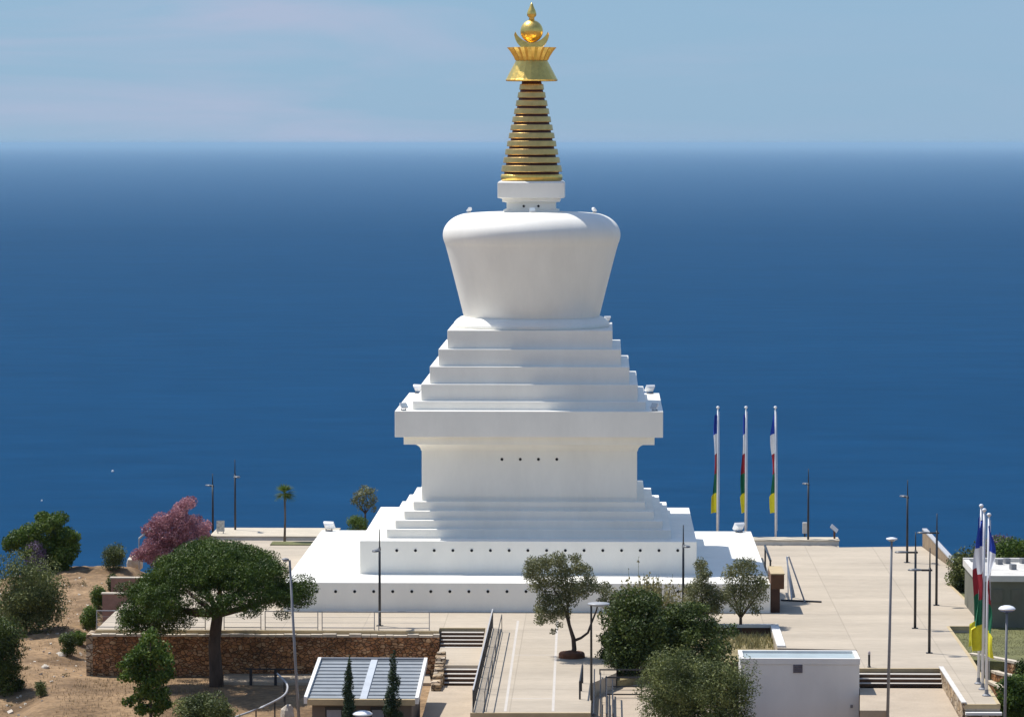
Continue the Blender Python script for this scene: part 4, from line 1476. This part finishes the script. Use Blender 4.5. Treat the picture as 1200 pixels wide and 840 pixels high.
# ------------------------------------------------------------------ vegetation
def leaves(clumps, n, size, seed, aspect=.55, rough=.8, shell=.55, squash=None):
    r = np.random.default_rng(seed)
    C = np.array([c[0] for c in clumps], float)
    R = np.array([c[1] for c in clumps], float)
    w = (R[:, 0] * R[:, 1] * R[:, 2]) ** (2 / 3)
    idx = r.choice(len(clumps), n, p=w / w.sum())
    d = r.normal(size=(n, 3))
    d /= np.linalg.norm(d, axis=1, keepdims=True)
    rad = shell + (1.06 - shell) * r.random(n) ** .7
    pos = C[idx] + d * R[idx] * rad[:, None]
    nr = d / R[idx]
    nr /= np.linalg.norm(nr, axis=1, keepdims=True)
    nr = nr + r.normal(size=(n, 3)) * rough
    nr /= np.linalg.norm(nr, axis=1, keepdims=True)
    tt = r.normal(size=(n, 3))
    tt -= nr * (tt * nr).sum(1, keepdims=True)
    tt /= np.linalg.norm(tt, axis=1, keepdims=True)
    bb = np.cross(nr, tt)
    ln = size * (.6 + .8 * r.random(n))[:, None]
    wd = ln * aspect
    v = np.stack([pos - tt * ln / 2, pos + bb * wd / 2 + tt * ln * .05, pos + tt * ln / 2, pos - bb * wd / 2 + tt * ln * .05], 1).reshape(-1, 3)
    f = np.arange(4 * n).reshape(-1, 4)
    return v, f


def leafmesh(name, v, f):
    me_ = bpy.data.meshes.new(name)
    me_.vertices.add(len(v))
    me_.vertices.foreach_set('co', np.asarray(v, np.float32).ravel())
    me_.loops.add(f.size)
    me_.loops.foreach_set('vertex_index', f.astype(np.int32).ravel())
    me_.polygons.add(len(f))
    me_.polygons.foreach_set('loop_start', np.arange(0, f.size, 4, dtype=np.int32))
    me_.update()
    me_.validate()
    return me_


def blob_clumps(c, r, n, sub, seed, zmin=-1.0):
    """n leafy clumps scattered over an ellipsoid"""
    g = random.Random(seed)
    out = []
    for i in range(n):
        while True:
            d = Vector((g.gauss(0, 1), g.gauss(0, 1), g.gauss(0, 1))).normalized()
            if d.z >= zmin:
                break
        k = g.uniform(.45, .95)
        s_ = sub * g.uniform(.65, 1.25)
        out.append(((c[0] + d.x * r[0] * k, c[1] + d.y * r[1] * k, c[2] + d.z * r[2] * k), (s_, s_, s_ * g.uniform(.6, .95))))
    return out


def plant(name, label, cat, base, clumps, n, size, lm, seed, trunks, bark=BARK, group=None, aspect=.55, rough=.8, shell=.5, foliage='crown', stem='trunk'):
    t_ = thing(name, label, cat, base, group)
    tb = MB()
    for pts_, rads in trunks:
        tb.tube(pts_, rads, 9)
    obj(stem, tb, bark, t_, smooth=True)
    v, f = leaves(clumps, n, size, seed, aspect, rough, shell)
    obj(foliage, leafmesh(foliage, v, f), lm, t_)
    return t_


def V(*a):
    return Vector(a)


def auto_limbs(base, fork, clumps, r0, seed, k=9, r1=.03):
    g = random.Random(seed)
    base, fork = Vector(base), Vector(fork)
    trunks = [([base - Vector((0, 0, .3)), base.lerp(fork, .3) + Vector((g.uniform(-.05, .05), 0, 0)), base.lerp(fork, .7), fork], [r0 * 1.25, r0, r0 * .9, r0 * .8])]
    for c in g.sample(clumps, min(k, len(clumps))):
        e = Vector(c[0])
        m_ = fork.lerp(e, .5) + Vector((g.uniform(-.15, .15), g.uniform(-.15, .15), -abs(e - fork).length * .06 if False else -(e - fork).length * .05))
        trunks.append(([fork - Vector((0, 0, .1)), m_, e], [r0 * .5, r0 * .3, r1]))
    return trunks


# --- umbrella pine
yp = P(253, 806, -2.45).y
pb = PY(254, 806, yp)
k_ = mpp(yp)


def pp_(px, py, dy=0):
    q_ = PY(px, py, yp)
    return V(q_.x, yp + dy, q_.z)


g = random.Random(42)
pc = []
top_c = pp_(252, 700)
for i in range(250):
    a = g.uniform(0, 2 * math.pi)
    rr0 = math.sqrt(g.uniform(0, 1))
    ex = math.cos(a) * rr0
    ey = math.sin(a) * rr0
    x_ = ex * 99 * k_ - 3 * k_
    y_ = ey * 4.1
    dome = max(0, 1 - rr0 ** 2.5) ** .58
    f_ = 1.0 if i < 185 else g.uniform(.38, .88)
    z_ = PY(252, 704, yp).z + dome * 73 * k_ * f_ * g.uniform(.88, 1.0) - .25 - rr0 ** 3 * .25
    if ex < -.45:
        z_ -= .5 * (-ex) + g.uniform(0, .4)
    s_ = g.uniform(.42, .72)
    pc.append(((top_c.x + x_, yp + y_, z_), (s_ * 1.1, s_ * 1.1, s_ * .62)))
for (px, py, dy) in ((165, 706, 0), (178, 718, -1), (198, 722, .6), (160, 722, .5), (352, 692, 0), (345, 706, .4), (356, 680, -.5), (215, 716, -.8), (330, 694, .8), (150, 690, -.4), (188, 728, 0), (170, 734, .3), (158, 700, 1.2), (162, 712, -1.4), (185, 712, 1.6), (205, 712, -1.6), (176, 728, 1), (195, 733, -.5), (160, 730, -.6), (215, 726, .4), (225, 716, 1.4), (152, 712, 0), (310, 700, -1.6), (325, 705, 1), (338, 698, -1.2), (355, 702, 0), (357, 692, .8), (290, 698, 1.8), (182, 738, 0), (205, 735, .8)):
    c = pp_(px, py, dy)
    pc.append(((c.x, c.y, c.z), (.68, .68, .45)))
fk = pp_(256, 712)
trunks = [([pb - V(0, 0, .5), pp_(253, 785), pp_(251, 755), pp_(253, 735), fk], [.42, .34, .31, .30, .26])]
for (px, py, dy, mx_, my_) in ((180, 700, -1.2, 215, 712), (205, 690, 2, 232, 708), (225, 660, -.5, 243, 690), (262, 650, 0, 258, 685), (300, 668, 1.5, 275, 698), (335, 690, -1, 300, 708), (345, 700, 1, 310, 706), (240, 690, -2.5, 250, 700), (285, 690, 2.5, 268, 702), (200, 712, 0, 228, 720)):
    trunks.append(([fk - V(0, 0, .35), pp_(mx_, my_, dy * .5), pp_(px, py, dy)], [.17, .11, .035]))
plant('pine_tree', 'large umbrella pine with a wide flat dark green crown above the stone wall', 'tree', pb, pc, 150000, .115, L_PINE, 3, trunks, aspect=.42, rough=1.0, shell=.45)

# --- left edge trees and shrubs
def shrub(px, pby, w, h, label, lm, seed, n=3500, size=.16, group=None, name='shrub', cat='shrub', base=None, sub=None, nc=None, depth=None, **kw):
    b_ = Vector(base) if base is not None else G(px, pby)
    k = mpp(b_.y)
    W_, H_ = w * k, h * k
    c = V(b_.x, b_.y, b_.z + H_ * .52)
    sub_ = (sub or min(W_, H_) * .2) * 1.22
    n, size = int(n * 2.6), size * .7
    nc = int((nc or 26) * 1.4)
    cl = blob_clumps(c, (W_ / 2 - sub_ * .7, (depth or W_) / 2 - sub_ * .5, H_ / 2 - sub_ * .6), nc or 26, sub_, seed)
    g_ = random.Random(seed + 999)
    for i in range(max(6, nc // 3)):
        a_ = g_.uniform(0, 2 * math.pi)
        q_ = g_.uniform(.35, .82)
        s_ = sub_ * g_.uniform(.7, 1.1)
        cl.append(((b_.x + math.cos(a_) * q_ * (W_ / 2 - s_ * .6), b_.y + math.sin(a_) * q_ * (W_ / 2 - s_ * .6), b_.z + s_ * .5 + H_ * g_.uniform(0, .22)), (s_, s_, s_ * .8)))
    fork = V(b_.x, b_.y, b_.z + H_ * .25)
    return plant(name, label, cat, b_, cl, n, size, lm, seed, auto_limbs(b_, fork, cl, max(.03, W_ * .02), seed), group=group, foliage='foliage', stem='stem', **kw)


# tree at far left, broad leaves
bt_ = G(50, 672)
k = mpp(bt_.y)
cl = []
for (px, py, s_) in ((35, 625, .75), (18, 632, .65), (55, 615, .8), (66, 610, .6), (75, 628, .75), (78, 648, .8), (60, 640, .9), (40, 642, .8), (14, 640, .5), (85, 640, .45), (70, 660, .7), (25, 628, .6), (50, 606, .5), (60, 660, .7), (88, 628, .35)):
    c = PY(px, py, bt_.y)
    for dy in (-.7, .6):
        cl.append(((c.x + rnd.uniform(-.1, .1), bt_.y + dy + rnd.uniform(-.4, .4), c.z + rnd.uniform(-.1, .1)), (s_, s_, s_ * .75)))
plant('broadleaf_tree', 'round dark green tree against the sea near the left edge', 'tree', bt_, cl, 22000, .165, L_BROAD, 61, auto_limbs(bt_, PY(52, 655, bt_.y), cl, .12, 5))
# its lilac neighbour bloom showing through
shrub(48, 668, 34, 42, 'lilac flowering bush showing among the leaves of the round left tree', L_LILAC, 71, 1800, .14, base=bt_ + V(-.2, -1.3, 0))
shrub(30, 742, 104, 100, 'big grey green shrub at the left edge in front of the round tree', L_SHRUB, 81, 12000, .17, sub=.7, nc=44)
shrub(2, 812, 66, 96, 'darkest shrub at the lower left edge of the dry slope', L_DARK, 82, 7000, .17, sub=.55, nc=34)
shrub(133, 667, 33, 32, 'small grey shrub alone on the ridge against the sea', L_SHRUB, 83, 2200, .14)
shrub(133, 692, 18, 24, 'small grey green bush on the bare earth just left of the pine crown', L_SHRUB, 84, 1100, .13)
shrub(116, 712, 22, 28, 'light green bush beside the farther low pink wall', L_BRIGHT, 85, 1500, .14)
shrub(105, 738, 26, 30, 'light green bush at the upper end of the stone wall', L_BRIGHT, 86, 1700, .14)
shrub(80, 768, 24, 30, 'dark bush on the dry slope left of the stone wall end', L_DARK, 87, 1500, .13)
shrub(92, 755, 26, 18, 'pale low bush behind the dark bush at the wall end', L_BRIGHT, 187, 1200, .13)
shrub(48, 816, 18, 20, 'tiny dry bush on the lower dry slope', L_SHRUB, 88, 700, .11)
shrub(22, 806, 14, 10, 'low green tuft at the shaded foot of the darkest shrub', L_SHRUB, 89, 400, .1)

# --- pink tree
pb_ = P(205, 655, -1.2)
cl = []
for (px, py, s_) in ((212, 596, .55), (221, 590, .5), (205, 604, .6), (215, 612, .65), (195, 612, .6), (186, 610, .5), (178, 620, .6), (195, 628, .75), (210, 630, .75), (225, 622, .6), (238, 618, .5), (236, 628, .55), (180, 636, .7), (172, 645, .65), (195, 645, .8), (215, 645, .75), (165, 650, .5), (185, 655, .7), (228, 608, .4), (240, 635, .5)):
    c = PY(px, py, pb_.y)
    for dy in (-.8, .7):
        cl.append(((c.x + rnd.uniform(-.15, .15), pb_.y + dy + rnd.uniform(-.3, .3), c.z + rnd.uniform(-.1, .1)), (s_, s_, s_ * .8)))
plant('blossom_tree', 'pink flowering tree behind the left side of the pine', 'tree', pb_, cl, 24000, .13, L_PINK, 91, auto_limbs(pb_, PY(205, 640, pb_.y), cl, .12, 8))
a = PY(165, 629, pb_.y); c = PY(180, 617, pb_.y)
tag(obj('slanted_rail', MB().tube([a + V(0, -.9, 0), c + V(0, -.9, 0)], .06, 8).tube([a + V(0, -.9, -2), a + V(0, -.9, 0)], .04, 8), PALEMETAL, origin=a), 'short pale slanted handrail at the left of the pink tree', 'railing')
# white sign frame next to the pole lamps
sg = PY(258.5, 626, P(258, 630).y + .6)
t_ = thing('notice_board', 'small pale notice board between the two pole lamps behind the pine', 'sign', (sg.x, sg.y, 0))
obj('post', MB().box(sg.x - .2, sg.x - .15, sg.y - .03, sg.y + .03, -.3, 1.0), GREYMETAL, t_)
obj('post', MB().box(sg.x + .15, sg.x + .2, sg.y - .03, sg.y + .03, -.3, 1.0), GREYMETAL, t_)
obj('board', MB().box(sg.x - .26, sg.x + .26, sg.y - .05, sg.y - .031, .35, 1.05), mat('mottled_board', (.45, .47, .45), .6, .45, 7), t_)

# --- small palms and bushes at the far edge
def palm(px, pby, pty, cw, label, seed, dead, z=0.0):
    b_ = P(px, pby, z)
    k = mpp(b_.y)
    tp_ = PY(px + (0), pty + cw * .35, b_.y)
    t_ = thing('palm_tree', label, 'tree', b_, None)
    obj('trunk', MB().tube([b_, b_.lerp(tp_, .5) + V(.04, 0, 0), tp_], [.085, .06, .07], 10), BARKG, t_, smooth=True)
    g_ = random.Random(seed)
    m = MB()
    R_ = cw * k / 2 * 1.25
    for i in range(60):
        az = g_.uniform(0, 2 * math.pi)
        el = g_.uniform(-.5, 1.2)
        d = V(math.cos(az) * math.cos(el), math.sin(az) * math.cos(el), math.sin(el))
        side = V(-math.sin(az), math.cos(az), 0)
        L_ = R_ * g_.uniform(.75, 1.1)
        c0_ = tp_ + d * L_ * .35
        # fan of blades
        for j in range(7):
            an = (j - 3) * .33
            e = c0_ + (d * math.cos(an) + side * math.sin(an)) * L_ * .62 + V(0, 0, -L_ * .18)
            w_ = side * .035
            m.add([c0_ - w_, c0_ + w_, e + w_ * .3, e - w_ * .3], [(0, 1, 2, 3)])
        m.add([tp_ - side * .015, tp_ + side * .015, c0_ + side * .015, c0_ - side * .015], [(0, 1, 2, 3)])
    obj('fronds', m, L_BROAD if not dead else L_OLIVE, t_)
    if dead:
        m = MB()
        for i in range(60):
            az = g_.uniform(0, 2 * math.pi)
            p0_ = tp_ + V(math.cos(az) * .12, math.sin(az) * .12, g_.uniform(-.05, .1))
            q_ = p0_ + V(math.cos(az) * R_ * .6, math.sin(az) * R_ * .6, -g_.uniform(.5, 1.0) * R_)
            s_ = V(-math.sin(az), math.cos(az), 0) * .05
            m.add([p0_ - s_, p0_ + s_, q_ + s_ * .4, q_ - s_ * .4], [(0, 1, 2, 3)])
        obj('dead_fronds', m, L_STRAW, t_)
    return t_


palm(333.5, 634, 569, 25, 'small green palm alone on the grass verge by the left parapet', 5, False)
tb_ = P(428, 622, -.2)
cl = []
for (px, py, s_) in ((428, 574, .42), (421, 578, .38), (435, 577, .4), (417, 586, .34), (439, 586, .36), (426, 586, .36), (433, 592, .3), (421, 594, .24), (437, 596, .2)):
    c = PY(px, py, tb_.y)
    for dy in (-.35, .35):
        cl.append(((c.x + rnd.uniform(-.1, .1), tb_.y + dy, c.z + rnd.uniform(-.1, .1)), (s_, s_, s_ * .8)))
plant('small_tree', 'loose greyish small tree just left of the stupa plinth', 'tree', tb_, cl, 1500, .15, L_OLIVE, 96, auto_limbs(tb_, PY(428, 600, tb_.y), cl, .07, 4, 9, .015), aspect=.4, rough=1.2, shell=.3)
shrub(421, 624, 32, 22, 'low green bush at the foot of the loose greyish small tree', L_BRIGHT, 97, 1300, .13, base=P(421, 624, -.2))

# --- olive tree on the walkway
ob = op + V(0, 0, .2)
k = mpp(ob.y)


def oo(px, py, dy=0):
    q_ = PY(px, py, ob.y)
    return V(q_.x, ob.y + dy, q_.z)


cl = []
for (px, py, s_) in ((628, 668, .48), (640, 660, .5), (655, 656, .45), (630, 685, .5), (648, 680, .55), (665, 672, .5), (680, 668, .4), (640, 700, .5), (655, 700, .5), (632, 712, .38), (645, 720, .42), (662, 690, .5), (660, 718, .4), (618, 672, .33), (622, 660, .3),
                     (676, 684, .42), (690, 682, .42), (684, 696, .38), (700, 690, .3), (672, 702, .32), (712, 690, .35), (722, 696, .33), (718, 708, .28), (708, 702, .28), (676, 656, .28), (636, 727, .28), (652, 735, .2), (690, 668, .25)):
    for dy in (-.5, .5):
        c = oo(px + rnd.uniform(-4, 4), py + rnd.uniform(-4, 4), dy + rnd.uniform(-.3, .3))
        cl.append((tuple(c), (s_ * 1.1, s_ * 1.1, s_ * .95)))
tk = [([ob - V(0, 0, .2), oo(673, 760), oo(672, 748), oo(668, 735), oo(663, 718)], [.15, .12, .11, .085, .06]),
      ([oo(671, 751), oo(681, 747), oo(689, 741), oo(693, 730), oo(699, 715), oo(702, 700)], [.075, .065, .06, .05, .04, .02]),
      ([oo(665, 722), oo(655, 700), oo(642, 680)], [.055, .04, .015]),
      ([oo(664, 720), oo(668, 695), oo(672, 672)], [.05, .035, .012]),
      ([oo(668, 733), oo(664, 705), oo(657, 665)], [.05, .035, .012]),
      ([oo(658, 706), oo(640, 708), oo(630, 700)], [.03, .02, .01])]
plant('olive_tree', 'small olive tree with forked trunk in the round planter on the walkway', 'tree', ob, cl, 17000, .13, L_OLIVE, 101, tk, bark=BARK, aspect=.36, rough=1.2, shell=.2)

# --- shrub mass between walkway and hut
shrub(745, 794, 104, 112, 'dark dense shrub beside the ramp railings, with straw stalks above it', L_DARK, 111, 9500, .2, base=P(748, 792, -.5), sub=.6, nc=44)
shrub(812, 785, 122, 92, 'dark bushy shrub below the black pole lamp', L_DARK, 112, 7000, .2, base=P(812, 792, -.7), sub=.5, nc=34)
shrub(712, 762, 34, 46, 'loose leafy dark bush edge overhanging the walkway', L_DARK, 116, 1100, .2, base=P(714, 775, -.2), sub=.3, nc=14, shell=.1)
shrub(700, 705, 0, 0, '', L_DARK, 1, 1) if False else None
bo_ = P(790, 850, -.75)
shrub(788, 850, 104, 106, 'large silver green bush left of its twin before the hut', L_SHRUB, 113, 11000, .15, base=P(789, 856, -.75), sub=.62, nc=46, aspect=.4)
shrub(848, 852, 96, 98, 'large silver green bush against the left end of the white hut', L_SHRUB, 114, 10000, .15, base=P(845, 862, -.75), sub=.6, nc=42, aspect=.4)
# straw-coloured flowering stalks
sb_ = P(760, 760, -.4)
t_ = thing('flowering_grass', 'straw coloured flower stalks rising above the dark shrub', 'plant', sb_)
m = MB()
gg = random.Random(3)
for i in range(230):
    x_ = gg.gauss(0, .8)
    y_ = gg.uniform(-.8, .8)
    base_ = sb_ + V(x_, y_, 0)
    hh = gg.uniform(2.5, 3.95) * (1 - .12 * abs(x_)) + (1.1 if gg.random() < .03 else 0)
    tp_ = base_ + V(x_ * .25 + gg.uniform(-.3, .3), gg.uniform(-.3, .3), hh)
    w_ = V(.016, 0, 0)
    m.add([base_ - w_, base_ + w_, tp_ + w_ * .5, tp_ - w_ * .5], [(0, 1, 2, 3)])
    for j in range(9):
        f_ = gg.uniform(.62, 1.0)
        c = base_.lerp(tp_, f_) + V(gg.uniform(-.07, .07), gg.uniform(-.07, .07), 0)
        s_ = gg.uniform(.03, .07)
        u_ = V(gg.uniform(-1, 1), gg.uniform(-1, 1), gg.uniform(-.3, 1)).normalized()
        v_ = u_.cross(V(gg.uniform(-1, 1), gg.uniform(-1, 1), .2)).normalized()
        m.add([c - u_ * s_ * 1.5, c + v_ * s_, c + u_ * s_ * 1.5, c - v_ * s_], [(0, 1, 2, 3)])
obj('stalks', m, L_STRAW, t_)

# two olives right of the lamp
for (cx_, b_y, items, lb, sd) in ((825, 742, ((823, 662, .33), (826, 672, .38), (817, 685, .42), (830, 690, .45), (812, 700, .45), (828, 705, .45), (838, 712, .4), (818, 716, .38), (843, 700, .38), (808, 690, .3)), 'narrow olive tree left of the round one beside the base platform', 131),
                                 (868, 742, ((868, 664, .42), (880, 662, .35), (855, 672, .42), (872, 678, .5), (887, 680, .45), (858, 690, .45), (876, 695, .5), (890, 696, .38), (850, 700, .38), (866, 708, .42), (884, 710, .35), (893, 686, .3)), 'round olive tree nearest the brown stair block', 132)):
    b_ = P(cx_, b_y, bedz)

    def o2(px, py, dy=0):
        q_ = PY(px, py, b_.y)
        return V(q_.x, b_.y + dy, q_.z)
    cl = []
    for (px, py, s_) in items:
        for dy in (-.45, .45):
            c = o2(px + rnd.uniform(-3, 3), py + rnd.uniform(-3, 3), dy + rnd.uniform(-.3, .3))
            cl.append((tuple(c), (s_ * 1.18, s_ * 1.18, s_ * 1.0)))
    plant('olive_tree', lb, 'tree', b_, cl, 8500, .13, L_OLIVE, sd, auto_limbs(b_, o2(cx_, 722), cl, .09, sd, 7, .012), aspect=.36, rough=1.1, shell=.2)
# dry grass in bed
def grass(name, label, pts_fn, n, h, lm, seed):
    r = random.Random(seed)
    m = MB()
    for i in range(n):
        p_ = pts_fn(r)
        if p_ is None:
            continue
        a_ = r.uniform(0, 6.28)
        w_ = V(math.cos(a_), math.sin(a_), 0) * h * .13
        t_ = p_ + V(r.uniform(-.5, .5) * h, r.uniform(-.5, .5) * h, h * r.uniform(.6, 1.3))
        m.add([p_ - w_, p_ + w_, t_], [(0, 1, 2)])
    return tag(obj(name, m, lm), label, 'grass', kind='stuff')


def bedpts(r):
    q_ = P(r.uniform(830, 906), r.uniform(744, 760), bedz)
    return q_


grass('bed_grass', 'dry yellow grass in the sunken bed', bedpts, 900, .28, L_STRAW, 5)


def slopepts(r):
    q_ = V(r.uniform(-46, XL0 - .6), r.uniform(-42, 12), 0)
    if noise.noise(V(q_.x * .35, q_.y * .35, 3)) < -.05:
        return None
    q_.z = ground(q_.x, q_.y) - .02
    return q_


grass('dry_grass', 'dry pale grass scattered on the bare slope', slopepts, 16000, .14, L_DRY, 6)


def frontpts(r):
    q_ = V(r.uniform(XL0 - .6, P(268, 800, -2.5).x), r.uniform(-45, yw - 1.6), 0)
    q_.z = ground(q_.x, q_.y) - .02
    return q_


grass('slope_grass', 'dry grass round the foot of the pine', frontpts, 3500, .15, L_DRY, 16)


def lawnpts(r):
    q_ = P(r.uniform(1113, 1204), r.uniform(686, 776), -.35)
    if q_.y < P(1137, 768, -.35).y:
        return None
    return q_


grass('lawn_grass', 'short worn grass on the lawn', lawnpts, 7000, .07, L_LAWN, 7)

# low scrub and pebbles scattered over the slope
cl = []
gg = random.Random(77)
while len(cl) < 210:
    q_ = V(gg.uniform(-46, XL0 - .8), gg.uniform(-44, 12), 0)
    if noise.noise(V(q_.x * .22, q_.y * .22, 8)) < -.02 and gg.random() < .8:
        continue
    s_ = gg.uniform(.08, .3)
    cl.append(((q_.x, q_.y, ground(q_.x, q_.y) + s_ * .3), (s_ * 1.3, s_ * 1.3, s_ * .8)))
v_, f_ = leaves(cl, 9000, .11, 5, .4, 1.2, .1)
tag(obj('low_scrub', leafmesh('low_scrub', v_, f_), leaf_mat('dry_scrub_leaves', (.06, .05, .02), (.13, .11, .05), (.24, .20, .10), .2)), 'low dry scrub scattered on the slope', kind='stuff')
m = MB()
for i in range(900):
    q_ = V(gg.uniform(-46, XL0 - .3), gg.uniform(-46, 12), 0)
    z_ = ground(q_.x, q_.y)
    s_ = gg.uniform(.03, .09) * (1.8 if gg.random() < .06 else 1)
    m.obox((q_.x, q_.y, z_ + s_ * .15), s_ * 2, s_ * gg.uniform(1, 2), s_, gg.uniform(0, 3), gg.uniform(-.5, .5), gg.uniform(-.5, .5))
tag(obj('gravel', m, ROCKM), 'pale stones scattered on the slope', kind='stuff')

# cypresses before the metal roof
for (px, pty, w, lb, sd) in ((409, 769, 19, 'small dark cypress in front of the left half of the metal roof', 141), (461, 762, 23, 'small dark cypress in front of the right half of the metal roof', 142)):
    b_ = P(px, 905, -3.2)
    b_.y = yR0 - .9
    q_ = PY(px, pty, b_.y)
    b_ = V(q_.x, b_.y, -3.3)
    H_ = q_.z - b_.z
    cl = []
    g_ = random.Random(sd)
    for i in range(34):
        f_ = i / 33
        ww = w * mpp(b_.y) / 2 * (1 - f_) ** .6 * 1.7 + .06
        cl.append(((b_.x + g_.uniform(-.5, .5) * ww * .8, b_.y + g_.uniform(-.5, .5) * ww * .8, b_.z + .3 + (H_ - .45) * f_), (ww * .55, ww * .55, .3)))
    plant('cypress_tree', lb, 'tree', b_, cl, 13000, .11, L_CYP, sd, [([b_ - V(0, 0, .3), b_ + V(0, 0, H_ * .7)], [.07, .02])], aspect=.35, group='cypresses before the metal roof')

# leafy tree in front of the wall at left
b_ = P(178, 852, -2.9)
cl = []
for (px, py, s_) in ((175, 752, .5), (165, 762, .5), (185, 762, .55), (155, 775, .5), (172, 778, .6), (192, 775, .5), (160, 792, .5), (180, 795, .6), (196, 792, .42), (150, 788, .35), (170, 810, .5), (188, 812, .5), (156, 822, .35), (165, 830, .4), (195, 825, .35), (178, 742, .3), (182, 830, .4), (146, 776, .28)):
    for dy in (-.5, .5):
        q_ = PY(px + rnd.uniform(-3, 3), py + rnd.uniform(-3, 3), b_.y)
        cl.append(((q_.x, b_.y + dy + rnd.uniform(-.3, .3), q_.z), (s_, s_, s_ * .75)))
plant('leafy_tree', 'light green leafy young tree in front of the left end of the stone wall', 'tree', b_, cl, 10500, .16, L_BROAD, 151, auto_limbs(b_, PY(176, 815, b_.y), cl, .08, 4), shell=.2, rough=1.0)
shrub(250, 862, 86, 58, 'low grey green shrub below the pine trunk at the bottom edge', L_SHRUB, 152, 6000, .16, base=P(240, 866, -2.9), sub=.45, nc=34)

# trees behind the house and along the right
for (px, pby, w, h, lb, lm, sd, zz_) in ((1186, 672, 70, 46, 'dark green tree crown behind the grey olive house at the right edge', L_BROAD, 161, -2.5), (1172, 664, 46, 42, 'lilac flowering bush above the roof of the grey olive house', L_LILAC, 162, -3.0),
                                        (1128, 690, 40, 50, 'small leafed green shrub rising behind the sloping brown wall', L_SHRUB, 163, -3.0), (1152, 690, 40, 62, 'grey green shrub between the sloping wall and the house roof', L_SHRUB, 164, -3.2)):
    b_ = PY(px, pby, yh1 + 6 + (sd - 161) * 1.2)
    shrub(px, pby, w, h, lb, lm, sd, 3200, .2, base=b_, sub=.5, nc=26)
shrub(1190, 858, 56, 66, 'leafy green shrub at the bottom right corner below the terrace walls', L_BROAD, 171, 4500, .2, base=P(1190, 850, -1.9), sub=.4, nc=28)
shrub(1200, 800, 26, 36, 'dark leafy shrub at the right edge beside the middle terrace wall', L_DARK, 172, 1800, .18, base=P(1200, 806, -1.2), sub=.3, nc=18)

# ------------------------------------------------------------------ two tiny boats far out
for (px, py, s_, lb) in ((132, 553, .85, 'tiny white boat out on the sea left of the pole lamps'), (49, 587, .55, 'tiny white boat on the sea above the round left tree')):
    p_ = P(px, py, SEA_Z)
    t_ = thing('boat', lb, 'boat', p_, 'boats on the sea')
    vs = []
    for (yy_, w_, zk) in ((-1.9, .65, .15), (-.6, .85, 0), (.8, .75, .03), (2.1, .05, .45)):
        vs += [(p_.x - w_ * s_, p_.y + yy_ * s_, p_.z + .8 * s_), (p_.x - w_ * .55 * s_, p_.y + yy_ * s_, p_.z + zk * s_ - .2), (p_.x + w_ * .55 * s_, p_.y + yy_ * s_, p_.z + zk * s_ - .2), (p_.x + w_ * s_, p_.y + yy_ * s_, p_.z + .8 * s_)]
    fs = [(0, 1, 2, 3), (12, 15, 14, 13)]
    for i in range(3):
        for j in range(4):
            j2 = (j + 1) % 4
            fs.append((i * 4 + j, (i + 1) * 4 + j, (i + 1) * 4 + j2, i * 4 + j2))
    obj('hull', MB().add(vs, fs), WHITEMETAL, t_)
    obj('cabin', MB().obox((p_.x, p_.y - .2 * s_, p_.z + 1.1 * s_), .9 * s_, 1.2 * s_, .6 * s_), WHITEMETAL, t_)
